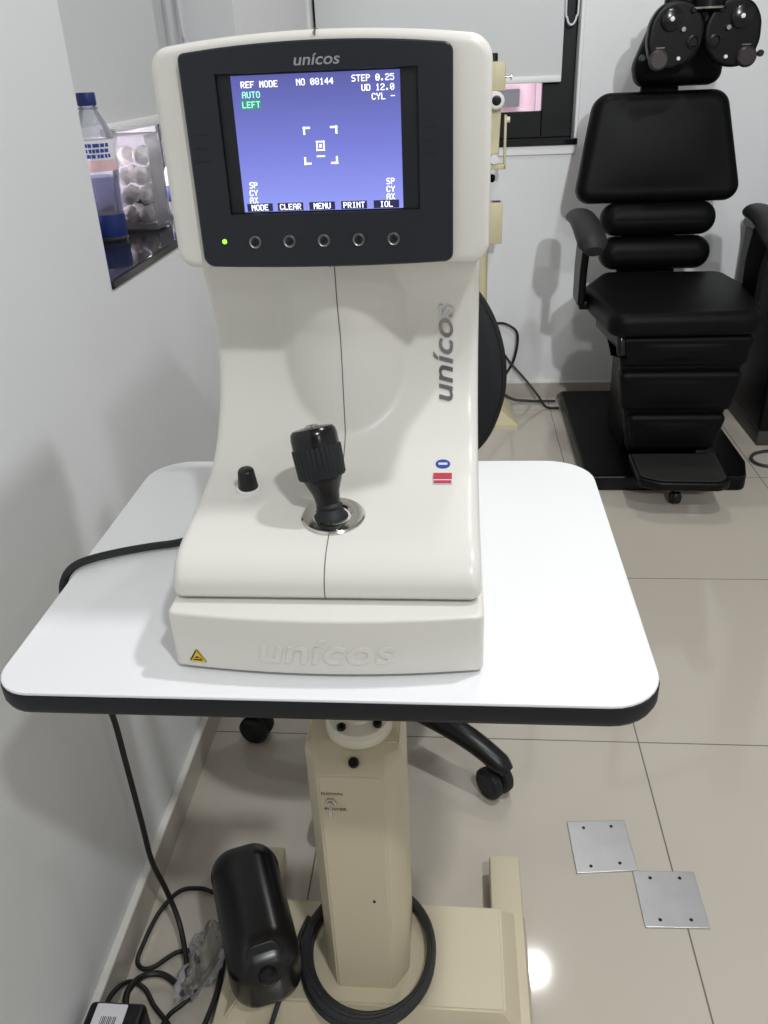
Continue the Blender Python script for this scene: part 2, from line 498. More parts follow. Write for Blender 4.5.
# back wall with window opening
BX0, BX1, BZ0, BZ1 = -0.494, 0.402, 0.934, 2.1
bm = bmesh.new()
box(bm, (WX - WT, BY, 0), (BX0, BY + 0.22, CZ)); box(bm, (BX1, BY, 0), (RX, BY + 0.22, CZ)); box(bm, (BX0, BY, 0), (BX1, BY + 0.22, BZ0)); box(bm, (BX0, BY, BZ1), (BX1, BY + 0.22, CZ))
struct('wall_back', bm, M_WALL)
struct('wall_right', bx((RX, FY, 0), (RX + 0.1, BY + 0.2, CZ)), M_WALL)
struct('wall_front', bx((WX - 0.3, FY - 0.1, 0), (RX + 0.1, FY, CZ)), M_WALL)
# baseboards: tile face with a pale top ledge
bl = struct('baseboard_left', bx((WX, FY, 0), (WX + 0.011, BY, 0.064)), M_BASE)
struct('top_ledge', bx((WX, FY, 0.064), (WX + 0.012, BY, 0.070), 0.001, 1), M_BASETOP, bl)
bb = struct('baseboard_back', bx((WX + 0.011, BY - 0.011, 0), (RX, BY, 0.064)), M_BASE)
struct('top_ledge', bx((WX + 0.011, BY - 0.012, 0.064), (RX, BY, 0.070), 0.001, 1), M_BASETOP, bb)

# windows: black aluminium frames with panes, granite sills
def window(name, axis, a0, a1, z0, z1, d, fw, rail, parts):
    """axis 'y': in the left wall at x=d; axis 'x': in the back wall at y=d"""
    def B(bmx, p0, p1, zz0, zz1, t0, t1):
        if axis == 'y': box(bmx, (d + t0, p0, zz0), (d + t1, p1, zz1), 0.002, 1)
        else: box(bmx, (p0, d + t0, zz0), (p1, d + t1, zz1), 0.002, 1)
    bmx = bmesh.new()
    B(bmx, a0, a0 + fw, z0, z1, -0.025, 0.025); B(bmx, a1 - fw, a1, z0, z1, -0.025, 0.025)
    B(bmx, a0 + fw, a1 - fw, z1 - fw, z1, -0.0245, 0.0245); B(bmx, a0 + fw, a1 - fw, z0, z0 + rail, -0.0245, 0.0245)
    mid = a0 + (a1 - a0) * 0.22
    B(bmx, mid - 0.02, mid + 0.02, z0 + rail, z1 - fw, -0.022, 0.022)
    o = struct(name, bmx, M_ALU)
    pb = bmesh.new(); B(pb, mid + 0.02, a1 - fw, z0 + rail, z1 - fw, -0.003, 0.003); B(pb, a0 + fw, mid - 0.02, z0 + rail, z1 - fw, -0.003, 0.003)
    struct('pane', pb, M_PANE, o)
    return o


win1 = window('window_1', 'y', LY0, LY1, LZ0 + 0.014, LZ1, WX - 0.20, 0.035, 0.03, None)
win2 = window('window_2', 'x', BX0, BX1, BZ0 + 0.02, BZ1, BY + 0.10, 0.108, 0.085, None)
struct('granite_sill', bx((WX - 0.19, LY0, LZ0), (WX + 0.004, LY1, LZ0 + 0.014), 0.002, 1), M_GRANITE, win1)
struct('granite_sill', bx((BX0, BY - 0.012, BZ0), (BX1 + 0.012, BY + 0.09, BZ0 + 0.02), 0.002, 1), M_GRANITE, win2)
# white plaster band beneath the back sill
struct('trim_1', bx((BX0, BY - 0.006, BZ0 - 0.03), (BX1 + 0.008, BY, BZ0), 0.002, 1), M_REVEAL)
struct('trim_2', bx((BX1, BY - 0.004, BZ0 + 0.02), (BX1 + 0.012, BY, BZ1), 0.002, 1), M_REVEAL)

# neighbouring facades outdoors, seen through the gap under the blinds
fac = thing('neighbouring_building', 'pale rose building facade seen through the gap under the back window blind', 'building', (-0.6, 6.0, -3))
obj('wall', bx((-3, 6.0, -3), (3, 6.2, 5)), M_PINK, fac)
obj('window', bx((0.26, 5.96, 0.94), (0.39, 6.0, 1.04)), M_SHADE, fac)
obj('ledge', bx((0.25, 5.93, 0.85), (0.39, 6.0, 0.90)), M_PINKD, fac)
obj('pilaster', bx((0.49, 5.94, -3), (0.55, 6.0, 5)), M_PINKD, fac)
fac2 = thing('neighbouring_building', 'pale mauve building facade outside the left window behind the water bottle', 'building', (-3.4, 3, -3))
obj('wall', bx((-3.6, -1, -3), (-3.4, 14, 5)), M_PALE, fac2)
for k, (y0, y1, z0, z1) in enumerate(((3.4, 4.2, 0.2, 0.75), (6.3, 6.7, 0.25, 0.45), (9.4, 9.9, 0.2, 0.7))):
    obj('window', bx((-3.42, y0, z0), (-3.38, y1, z1)), M_PINKD if k != 1 else M_SHADE, fac2)

# ------------------------------------------------------------------ roller blinds
def blind(label, fab, bar, chain, loc, tubebm):
    t = thing('roller_blind', label, 'blind', loc)
    obj('fabric', fab, M_BLIND, t); obj('bottom_bar', bar, M_BLINDBAR, t); obj('roller_tube', tubebm, M_BLINDBAR, t); obj('chain', chain, M_CHAIN, t)
    return t


ch = bmesh.new()
cx_, cy_ = 0.372, BY + 0.035
tube(ch, [(cx_ - 0.016, cy_, 2.02), (cx_ - 0.017, cy_, 1.40), (cx_ - 0.011, cy_, 1.318), (cx_ + 0.004, cy_, 1.298), (cx_ + 0.019, cy_, 1.321), (cx_ + 0.024, cy_, 1.40), (cx_ + 0.020, cy_, 2.02)], 0.0032, 8, 8)
blind('grey roller blind over the back window with a white bottom bar', bx((BX0 + 0.01, BY + 0.05, 1.145), (0.353, BY + 0.053, 2.06)),
      bx((BX0 + 0.01, BY + 0.044, 1.129), (0.353, BY + 0.058, 1.150), 0.004, 2), ch, (0, BY + 0.05, 1.134),
      lathe(bmesh.new(), [(0.02, 0), (0.02, 0.83)], (BX0 + 0.01, BY + 0.05, 2.06), (1, 0, 0)))
ch = bmesh.new()
cx_, cy_ = WX - 0.112, 2.13
tube(ch, [(cx_ - 0.004, cy_ - 0.012, 2.02), (cx_, cy_ - 0.012, 1.36), (cx_ + 0.002, cy_ - 0.004, 1.27), (cx_, cy_, 1.255), (cx_ - 0.004, cy_ + 0.004, 1.275), (cx_ - 0.004, cy_ + 0.012, 1.36), (cx_, cy_ + 0.012, 2.02)], 0.004, 8, 8)
blind('pale grey roller blind over the left window above the water bottle', bx((WX - 0.166, LY0 + 0.01, 1.118), (WX - 0.163, LY1 - 0.003, 2.06)),
      bx((WX - 0.170, LY0 + 0.01, 1.105), (WX - 0.158, LY1 - 0.003, 1.123), 0.003, 2), ch, (WX - 0.156, 1.65, 1.105),
      lathe(bmesh.new(), [(0.02, 0), (0.02, 0.93)], (WX - 0.164, LY0 + 0.01, 2.06), (0, 1, 0)))

# ------------------------------------------------------------------ motorised instrument table
TX0, TX1, TY0, TY1, TZ = -0.386, 0.164, 0.5055, 0.960, 0.760
tb = thing('instrument_table', 'white laminate instrument table with black rubber edge on a cream column and foot', 'table', (-0.115, 0.76, 0))
out = rpoly([(TX0, TY0), (TX1, TY0), (TX1, TY1), (TX0, TY1)], [0.035, 0.045, 0.055, 0.05], 8)
obj('tabletop', slab(bmesh.new(), inset(out, 0.0010), 0.0035, 0.0016, Matrix.Translation((0, 0, TZ - 0.0035)), 2), M_LAM, tb)
obj('core_board', slab(bmesh.new(), inset(out, 0.0034), 0.0150, 0, Matrix.Translation((0, 0, TZ - 0.0187))), M_STAND, tb)
bm = bmesh.new()
prof = [(0.0030, -0.0030), (0.0006, -0.0036), (0.0, -0.0055), (0.0, -0.016), (0.002, -0.021), (0.006, -0.0235), (0.02, -0.0235), (0.02, -0.0192), (0.0030, -0.0192)]
loops = [[bm.verts.new((x, y, TZ + z - 0.0003)) for x, y in inset(out, i)] for i, z in prof]
for a, b in zip(loops, loops[1:] + loops[:1]): bridge(bm, a, b)
obj('edge_band', bm, M_EDGE, tb)
# column: chamfered box, sloped front shoulder
CX0, CX1, CY0, CY1 = -0.179, -0.064, 0.700, 0.822
bm = bmesh.new()
cor = [(CX0 + 0.018, CY0), (CX1 - 0.020, CY0), (CX1, CY0 + 0.03), (CX1, CY1), (CX0, CY1), (CX0, CY0 + 0.03)]
lv = [(0.07, 0), (0.478, 0), (0.492, 0.012), (0.500, 0.03)]
loops = []
for z, dy in lv:
    loops.append([bm.verts.new((x + (0.004 if dy > .02 else 0) * (1 if x < -0.12 else -1), max(y, CY0 + dy * 1.0 + (0.004 if dy > 0 else 0)) if y < 0.75 else y, z)) for x, y in cor])
for a, b in zip(loops, loops[1:]): bridge(bm, a, b)
bm.faces.new(loops[0][::-1]); bm.faces.new(loops[-1])
bmesh.ops.bevel(bm, geom=[e for e in bm.edges], offset=0.0022, segments=2, affect='EDGES')
col = obj('column', bm, M_STAND, tb)
# flange, bolts, lifting rod, under-table bracket
FX, FY_ = -0.116, 0.760
fl = obj('flange', lathe(bmesh.new(), [(0.038, 0.499), (0.040, 0.502), (0.040, 0.512), (0.036, 0.517), (0.018, 0.519), (0.017, 0.522)], (FX, FY_, 0), (0, 0, 1), 40), M_FLANGE, tb)
for ax, ay in ((-0.018, -0.023), (0.024, -0.016), (0.0, 0.029)):
    obj('bolt', lathe(bmesh.new(), [(0.0055, 0.517), (0.0055, 0.5215), (0.004, 0.5225), (0.0025, 0.5225), (0.002, 0.5205), (0, 0.5205)], (FX + ax, FY_ + ay, 0), (0, 0, 1), 14), M_GLOSSBLACK, fl)
obj('lifting_rod', lathe(bmesh.new(), [(0.014, 0.50), (0.014, 0.73)], (FX, FY_, 0), (0, 0, 1), 24), M_CHROME, tb)
obj('mounting_plate', bx((FX - 0.09, FY_ - 0.08, 0.728), (FX + 0.09, FY_ + 0.08, TZ - 0.019), 0.003), M_DARKMETAL, tb)
obj('shoulder_screw', lathe(bmesh.new(), [(0.0065, 0), (0.0065, 0.004), (0.005, 0.006), (0.003, 0.006), (0.0025, 0.004), (0, 0.004)], (-0.118, 0.7105, 0.4895), (0, -0.6, 0.75), 16), M_GLOSSBLACK, tb, recalc=True)
# toggle switch with its two lines of lettering
SWX, SWZ = -0.147, 0.437
sw = obj('toggle_switch', lathe(bmesh.new(), [(0.0068, 0), (0.0068, 0.003), (0.0045, 0.0035), (0.0045, 0.006), (0, 0.006)], (SWX, CY0, SWZ), (0, -1, 0), 6), M_CHROME, tb)
obj('lever', lathe(bmesh.new(), [(0.0016, 0), (0.0024, 0.012), (0.0022, 0.014), (0, 0.0145)], (SWX, CY0 - 0.005, SWZ), (0.1, -0.75, -0.6), 12), M_CHROME, sw)
for s, dx, dz in (('DOWN', 0.002, 0.0125), ('POWER', 0.005, -0.0125)):
    t = text_bm(s, 0.0062, 0.0003, 0, 1.25); t.transform(XZ(CY0 - 0.0004)); t.transform(Matrix.Translation((SWX + dx, 0, SWZ + dz)))
    obj('lettering', t, M_INKG, sw)
obj('screw', lathe(bmesh.new(), [(0.0018, 0), (0.0018, 0.001), (0, 0.0014)], (-0.103, CY0, 0.262), (0, -1, 0), 12), M_INK, col)
# foot: crossbeam with sloping ends and two long feet
bm = bmesh.new()
A0, A1, B0, B1 = -0.338, 0.108, 0.655, 0.862
bot = [(A0, B0), (A1, B0), (A1, B1), (A0, B1)]; tz = 0.082
top = [(A0 + 0.042, B0 + 0.022), (A1 - 0.042, B0 + 0.022), (A1 - 0.042, B1 - 0.03), (A0 + 0.042, B1 - 0.03)]
l0 = [bm.verts.new((x, y, 0.012)) for x, y in bot]; l1 = [bm.verts.new((x, y, 0.024)) for x, y in bot]; l2 = [bm.verts.new((x, y, tz)) for x, y in top]
bridge(bm, l0, l1); bridge(bm, l1, l2); bm.faces.new(l0[::-1]); bm.faces.new(l2)
bmesh.ops.bevel(bm, geom=list(bm.edges), offset=0.0025, segments=2, affect='EDGES')
obj('crossbeam', bm, M_STAND, tb)
for x0, x1, ya in ((0.055, 0.103, 0.955), (-0.333, -0.285, 0.955)):
    f = obj('foot_bar', bx((x0, 0.48, 0.012), (x1, ya, 0.050), 0.004), M_STAND, tb)
    for yy in (0.52, ya - 0.04):
        obj('leveller', lathe(bmesh.new(), [(0.016, 0), (0.016, 0.008), (0.006, 0.010), (0.006, 0.014)], ((x0 + x1) / 2, yy, 0), (0, 0, 1), 16), M_BLACK, f)

# ------------------------------------------------------------------ autorefractor
XL, XR = -0.233, 0.020; XC = -0.106
ar = thing('autorefractor', 'ivory autorefractor with lit blue screen and black joystick on the white table', 'autorefractor', (XC, 0.74, TZ))
# side profile of the body: front (plinth ledge up to the head) then back
front = [(0.562, 0.8190), (0.558, 0.824), (0.560, 0.836), (0.570, 0.8475), (0.585, 0.8545), (0.606, 0.8582), (0.640, 0.862), (0.670, 0.866), (0.695, 0.871), (0.716, 0.880), (0.735, 0.894),
         (0.751, 0.911), (0.763, 0.930), (0.771, 0.950), (0.775, 0.970), (0.774, 0.990), (0.770, 1.008), (0.764, 1.024), (0.758, 1.034), (0.754, 1.046), (0.753, 1.060)]
fs = [(p.x, p.y) for p in spline([(a, b, 0) for a, b in front], 5)]
back = [(0.86, 1.06), (0.93, 1.05), (0.945, 1.0), (0.945, 0.85), (0.94, 0.825), (0.93, 0.8190)]
ring = [(a, b) for a, b in fs] + back


def nose(x, z):
    return 0.741 - 0.10 * max(0, 0.972 - z) + 9.5 * (x - XC) ** 2 + 3.0 * max(0, z - 1.0) ** 2 - max(0, (z - 0.985)) * 0.25


def surf_y(x, z):
    """front surface of the body above the deck"""
    for (y0, z0), (y1, z1) in zip(fs, fs[1:]):
        if z0 <= z <= z1 and z0 >= 0.812 and z1 > z0:
            y = y0 + (y1 - y0) * (z - z0) / (z1 - z0)
            n = nose(x, z)
            return smin(y, n) if z > 0.865 else y
    return 0.76


def smin(a, b, k=0.0035):
    h = max(k - abs(a - b), 0) / k
    return min(a, b) - h * h * k * 0.25


bm = bmesh.new()
cols = []
rr = 0.009
for t in (0, 0.05, 0.15, 0.3, 0.5, 0.75, 1.0): cols.append((XL + rr * t, rr * (1 - math.sqrt(max(0, 1 - (1 - t) ** 2)))))
N = 60
for i in range(1, N): cols.append((XL + rr + (XR - XL - 2 * rr) * i / N, 0))
for t in (1.0, 0.75, 0.5, 0.3, 0.15, 0.05, 0): cols.append((XR - rr * t, rr * (1 - math.sqrt(max(0, 1 - (1 - t) ** 2)))))
loops = []
nf = len(fs)
rings_cache = {}
for x, ins in cols:
    pr = inset(ring, ins) if ins else ring
    lp = []
    for j, (y, z) in enumerate(pr):
        if j < nf and fs[j][1] > 0.866 and fs[j][0] > 0.66:
            y = smin(y, nose(x, z))
        lp.append(bm.verts.new((x, y, z)))
    loops.append(lp)
for a, b in zip(loops, loops[1:]): bridge(bm, a, b)
bm.faces.new(loops[0]); bm.faces.new(loops[-1][::-1])
body = obj('body', bm, M_CREAM, ar, 50)
# seam in the middle of the body
bm = bmesh.new(); prev = None
cl = [(y if z < 0.866 or y < 0.66 else smin(y, nose(XC, z)), z) for y, z in fs]
for i, (y, z) in enumerate(cl):
    a = cl[max(0, i - 1)]; b = cl[min(len(cl) - 1, i + 1)]
    tx, tz_ = b[0] - a[0], b[1] - a[1]; l = math.hypot(tx, tz_); ny, nz = -tz_ / l, tx / l
    if ny > 0 and z > 0.87: ny, nz = -ny, -nz
    cur = [bm.verts.new((XC + s * 0.0004, y + ny * d, z + nz * d)) for s, d in ((-1, -0.0006), (-1, 0.00025), (1, 0.00025), (1, -0.0006))]
    if prev: bridge(bm, prev, cur)
    prev = cur
obj('seam', bm, M_CREAMSEAM, body, 80)
# plinth
bm = bmesh.new()
n = 24; fr = []
for u in [-1.0] + [-0.9 + 1.8 * i / (n - 2) for i in range(n - 1)] + [1.0]:
    fr.append((XC + u * (XR + 0.002 - XC), 0.5425 - 0.010 * (1 - u * u)))
po = rpoly(fr + [(XR + 0.002, 0.935), (XL - 0.002, 0.935)], [0.006] + [0.0] * (n - 1) + [0.006, 0.02, 0.02], 5)
slab(bm, po, 0.0540, 0.0035, Matrix.Translation((0, 0, 0.7635)), 4, 0.002)
pl = obj('plinth', bm, M_CREAM, ar, 50)
obj('painted_gap_shade', bx((XL + 0.006, 0.566, 0.8155), (XR - 0.006, 0.925, 0.8205)), M_CREAMSEAM, ar)  # dark box fills the joint, its colour standing in for shade
for (fx, fy, big) in ((XL + 0.04, 0.565, 0), (XR - 0.035, 0.565, 0), (XC + 0.002, 0.548, 1), (XL + 0.04, 0.9, 0), (XR - 0.04, 0.9, 0)):
    obj('foot', lathe(bmesh.new(), [(0.011, 0.7602), (0.013, 0.764), (0.013, 0.772)] if not big else [(0.006, 0.7602), (0.0075, 0.763), (0.0075, 0.772)], (fx, fy, 0), (0, 0, 1), 20), M_RUBBER if big else M_INKG, pl)


def plinth_y(x):
    u = (x - XC) / (XR + 0.002 - XC); return 0.5425 - 0.010 * (1 - u * u)


def on_front(bm, yf, off):
    for v in bm.verts: v.co = Vector((v.co.x, yf(v.co.x, v.co.y) - off - v.co.z, v.co.y))
    return bm


t = text_bm('un\u00edcos', 0.034, 0.0022, 0.18, 1.28, 0.0004)
t.transform(Matrix.Translation((XC + 0.0, 0.786, 0)))
obj('embossed_lettering', on_front(t, lambda x, z: plinth_y(x), 0.0), M_CREAM, pl)
# warning triangle
tri = [(-0.2215, 0.7695), (-0.2055, 0.7695), (-0.2135, 0.783)]
bm = bmesh.new(); slab(bm, rpoly(tri, 0.001, 3), 0.0004, 0); wt = obj('warning_triangle', on_front(bm, lambda x, z: plinth_y(x), 0), M_INK, pl)
bm = bmesh.new(); slab(bm, inset(rpoly(tri, 0.0004, 2), 0.0013), 0.0003, 0); obj('yellow_field', on_front(bm, lambda x, z: plinth_y(x), 0.0004), M_YELLOW, wt)
bm = bmesh.new()
for p in ([(-0.2178, 0.7714), (-0.2093, 0.7714), (-0.2102, 0.7726), (-0.2170, 0.7724)], [(-0.2162, 0.7740), (-0.2136, 0.7756), (-0.2106, 0.7736), (-0.2090, 0.7734), (-0.2118, 0.7742), (-0.2140, 0.7738)]):
    slab(bm, p, 0.0003, 0)
obj('pictogram', on_front(bm, lambda x, z: plinth_y(x), 0.0007), M_INK, wt)

# head
HF = 0.703
ho = []
nn = 24
hx0, hx1 = -0.2355, 0.0260
US = [-1.0] + [-0.74 + 1.48 * i / (nn - 2) for i in range(nn - 1)] + [1.0]
for u in US:
    ho.append(((hx0 + hx1) / 2 - u * (hx1 - hx0) / 2, 1.2265 - 0.0085 * u * u))
ho += [(hx0, 1.0545), (hx1, 1.0545)]
ho = rpoly(ho, [0.024] + [0] * (nn - 1) + [0.016, 0.014, 0.014], 8)
bm = bmesh.new(); slab(bm, ho, 0.241, 0.0078, XZ(HF + 0.245), 6, 0.03)
head = obj('head', bm, M_CREAM, ar, 50)
for z0, z1 in ((1.2225, 1.2272), (1.0535, 1.0585)):
    obj('seam', bx((XC - 0.0004, HF + 0.0037, z0), (XC + 0.0004, HF + 0.024, z1)), M_CREAMSEAM, head)
# dark bezel with an opening for the screen
bo = []
bx0, bx1 = -0.2105, -0.0035
for u in US:
    bo.append(((bx0 + bx1) / 2 - u * (bx1 - bx0) / 2, 1.2195 - 0.0055 * u * u))
for u in US:
    bo.append(((bx0 + bx1) / 2 + u * (bx1 - bx0) / 2, 1.0575 - 0.0022 * (1 - u * u)))
bo = rpoly(bo, [0.007] + [0] * (nn - 1) + [0.005, 0.009] + [0] * (nn - 1) + [0.007], 5)
hole = [(-0.1835, 1.0985), (-0.0300, 1.0985), (-0.0300, 1.1990), (-0.1835, 1.1990)]
cc = Vector((-0.1068, 1.148))


def radial(poly, a):
    d = Vector((math.cos(a), math.sin(a))); best = None
    for i in range(len(poly)):
        p = Vector(poly[i - 1]) - cc; q = Vector(poly[i]) - cc; e = q - p
        den = d.x * e.y - d.y * e.x
        if abs(den) < 1e-12: continue
        t_ = (p.x * e.y - p.y * e.x) / den; s = (p.x * d.y - p.y * d.x) / den
        if t_ > 0 and -1e-6 <= s <= 1 + 1e-6: best = t_ if best is None else max(best, t_)
    return cc + d * best


ang = sorted({round(math.atan2(p[1] - cc.y, p[0] - cc.x), 6) for p in bo} | {round(math.atan2(p[1] - cc.y, p[0] - cc.x), 6) for p in hole})
bm = bmesh.new()
BZF = HF - 0.0030


def ringv(poly, y, ins=0.0):
    P = inset(poly, ins) if ins else poly
    return [bm.verts.new((r_.x, y, r_.y)) for r_ in (radial(P, a) for a in ang)]


L = [ringv(bo, HF + 0.006), ringv(bo, BZF + 0.0012), ringv(bo, BZF, 0.0012), ringv(hole, BZF, -0.0006), ringv(hole, BZF + 0.0008), ringv(hole, HF + 0.0035)]
for a, b in zip(L, L[1:]): bridge(bm, a, b)
bm.faces.new(L[-1])
bez = obj('bezel', bm, M_BEZEL, head, 25)
obj('recess_floor', bx((-0.1832, HF + 0.0010, 1.0988), (-0.0303, HF + 0.0034, 1.1987)), M_BEZELD, bez)
SY = HF + 0.0004
SX0, SX1, SZ0, SZ1 = -0.1722, -0.0432, 1.0995, 1.1978
scr = obj('screen', bx((SX0, SY, SZ0), (SX1, SY + 0.0012, SZ1)), M_SCREEN, head)


def SX(u, v):
    return SX0 + (u - (229 + (v - 77) * 0.1333)) * (SX1 - SX0) / (171 - (v - 77) * 0.126)


def SZ(v):
    return SZ1 - (v - 75.5) * (SZ1 - SZ0) / 134.5


cw, chh, cp = 0.0029, 0.0045, 0.00362
bm = bmesh.new()
for s, u, v, al in (('REF MODE', 239.5, 81, 'L'), ('NO 08144', 296, 80.5, 'L'), ('STEP 0.25', 394, 79, 'R'), ('UD 12.0', 394, 88, 'R'), ('CYL -', 394.5, 96.5, 'R'), ('SP', 250, 179, 'L'), ('CY', 250.5, 187, 'L'), ('AX', 251, 194.7, 'L'),
                    ('SP', 393, 179, 'R'), ('CY', 393, 187, 'R'), ('AX', 393, 194.7, 'R')):
    bm = bmesh.new(); pixel_text(bm, s, SX(u, v), SZ(v), SY, cw, chh, cp, align=al); obj('readout', bm, M_TXT, scr)
for u, v, a, b in ((303, 126, 1, -1), (337, 126, -1, -1), (305, 163, 1, 1), (338, 163, -1, 1)):
    x, z = SX(u, v), SZ(v); bm = bmesh.new()
    for (dx, dz) in ((0.0055, 0.0014), (0.0014, 0.0055)):
        box(bm, (min(x, x + a * dx), SY - 0.0004, min(z, z + b * dz)), (max(x, x + a * dx), SY, max(z, z + b * dz)))
    obj('corner_mark', bm, M_TXT, scr)
bm = bmesh.new()
x0, x1, z0, z1 = SX(316.5, 144), SX(324.5, 144), SZ(149.5), SZ(140)
for q in ((x0, x1, z0, z0 + .001), (x0, x1, z1 - .001, z1), (x0, x0 + .001, z0, z1), (x1 - .001, x1, z0, z1), (x0 + .0022, x1 - .0022, z0 + .0022, z1 - .0022)):
    box(bm, (q[0], SY - 0.0004, q[2]), (q[1], SY, q[3]))
obj('target_square', bm, M_TXT, scr); bm = bmesh.new()
box(bm, (SX(317, 155), SY - 0.0004, SZ(155.8)), (SX(325, 155), SY, SZ(154.3)))
obj('target_dash', bm, M_TXT, scr)
bm = bmesh.new()
pixel_text(bm, 'AUTO', SX(241, 90.5), SZ(90.5), SY, cw, chh, cp)
obj('green_readout', bm, M_TXTG, scr)
bm = bmesh.new(); box(bm, (SX(241.5, 103) - 0.0006, SY - 0.0003, SZ(107.3)), (SX(241.5, 103) + cp * 4 + 0.0002, SY, SZ(98.3)))
obj('green_highlight', bm, M_TXTBG, scr)
bm = bmesh.new(); pixel_text(bm, 'LEFT', SX(241.5, 99.5), SZ(99.8), SY - 0.0004, cw, chh, cp)
obj('green_readout', bm, M_TXTG, scr)
for s, ua, ub in (('MODE', 249, 274), ('CLEAR', 279, 304), ('MENU', 310, 335), ('PRINT', 341, 366), ('IOL', 372.5, 397)):
    bm = bmesh.new(); box(bm, (SX(ua, 205), SY - 0.0003, SZ(209.5)), (SX(ub, 205), SY, SZ(201.3)))
    cell = obj('menu_cell', bm, M_MENU, scr)
    bm = bmesh.new(); pixel_text(bm, s, SX((ua + ub) / 2, 205), SZ(202.3), SY - 0.0004, cw, chh, 0.00355, align='C')
    obj('cell_text', bm, M_TXT, cell)
# logo on the bezel
t = text_bm('un\u00edcos', 0.0112, 0.0006, 0.2, 1.22, 0.0001); t.transform(Matrix.Translation((-0.1055, 1.2065, 0)))
obj('logo', on_front(t, lambda x, z: BZF, 0.0001), M_LOGO, bez)
# speaker slots
for xs in (-0.2005, -0.0215):
    for k in range(3):
        obj('slot', bx((xs - 0.006, BZF - 0.0004, 1.1385 + k * 0.0095), (xs + 0.006, BZF + 0.0006, 1.1397 + k * 0.0095), 0.0002, 1), M_BEZELD, bez)
# buttons
for xb in (-0.1655, -0.1370, -0.1085, -0.0800, -0.0515):
    bt = obj('button', lathe(bmesh.new(), [(0.0050, -0.001), (0.0050, 0.0010), (0.0044, 0.0018), (0.0034, 0.0012), (0.0033, 0.0)], (xb, BZF, 1.0765), (0, -1, 0), 24), M_SATINCHROME, bez)
    obj('button_cap', lathe(bmesh.new(), [(0.0033, 0), (0.0032, 0.0018), (0.0028, 0.0027), (0.0015, 0.0032), (0, 0.0034)], (xb, BZF, 1.0765), (0, -1, 0), 20), M_GLOSSBLACK, bt)
obj('power_light', lathe(bmesh.new(), [(0.0019, 0), (0.0018, 0.0008), (0.0010, 0.0014), (0, 0.0016)], (-0.1912, BZF, 1.0775), (0, -1, 0), 16), M_LED, bez)
# vertical lettering on the body
t = text_bm('un\u00edcos', 0.0275, 0.0012, 0.2, 1.32, 0.0002)
bmesh.ops.subdivide_edges(t, edges=[e for e in t.edges if e.calc_length() > 0.004], cuts=2)
bmesh.ops.triangulate(t, faces=t.faces)
arc = [(0.88, 0)]
zc = 0.958


def conform(bm, x0, zc, off):
    # text x runs up the surface, text y runs to the left
    zt = [0.866 + 0.0005 * k for k in range(380)]
    s = [0.0]
    for a, b in zip(zt, zt[1:]): s.append(s[-1] + math.hypot(b - a, surf_y(x0, b) - surf_y(x0, a)))
    ic = min(range(len(zt)), key=lambda i: abs(zt[i] - zc))
    for v in bm.verts:
        want = s[ic] + v.co.x
        i = min(range(len(s)), key=lambda i: abs(s[i] - want))
        z = zt[i] + (want - s[i]) * 0.7
        x = x0 - v.co.y
        v.co = Vector((x, surf_y(x, z) - off - v.co.z * 0.8, z))


conform(t, -0.0125, 0.957, 0.0008)
obj('side_lettering', t, M_LOGOM, body, 60)
# stickers on the deck
st = obj('sticker', slab(bmesh.new(), [(math.cos(2 * PI * k / 32) * 0.0078, math.sin(2 * PI * k / 32) * 0.0072) for k in range(32)], 0.0004, 0, frameM((-0.0128, 0.703, 0.8735), (1, 0, 0), (0, 0.9, 0.38))), M_STICKW, body)
obj('blue_ring', slab(bmesh.new(), [(math.cos(2 * PI * k / 32) * 0.0068, math.sin(2 * PI * k / 32) * 0.0058) for k in range(32)], 0.0004, 0, frameM((-0.0128, 0.7028, 0.8738), (1, 0, 0), (0, 0.9, 0.38))), M_STICKB, st)
obj('white_bar', slab(bmesh.new(), rpoly([(-0.0042, -0.0013), (0.0042, -0.0013), (0.0042, 0.0013), (-0.0042, 0.0013)], 0.001, 3), 0.0004, 0, frameM((-0.0128, 0.7027, 0.8742), (1, 0, 0), (0, 0.9, 0.38))), M_STICKW, st)
st2 = obj('sticker', slab(bmesh.new(), rpoly([(-0.0088, -0.0085), (0.0088, -0.0085), (0.0088, 0.0085), (-0.0088, 0.0085)], 0.001, 3), 0.0004, 0, frameM((-0.0128, 0.6825, 0.8686), (1, 0, 0), (0, 0.98, 0.19))), M_STICKW, body)
obj('red_field', slab(bmesh.new(), [(-0.0084, -0.0010), (0.0084, -0.0010), (0.0084, 0.0082), (-0.0084, 0.0082)], 0.0004, 0, frameM((-0.0128, 0.6825, 0.869), (1, 0, 0), (0, 0.98, 0.19))), M_STICKR, st2)
obj('red_line', slab(bmesh.new(), [(-0.0080, -0.0075), (0.0080, -0.0075), (0.0080, -0.0030), (-0.0080, -0.0030)], 0.0004, 0, frameM((-0.0128, 0.6825, 0.869), (1, 0, 0), (0, 0.98, 0.19))), M_STICKR, st2)
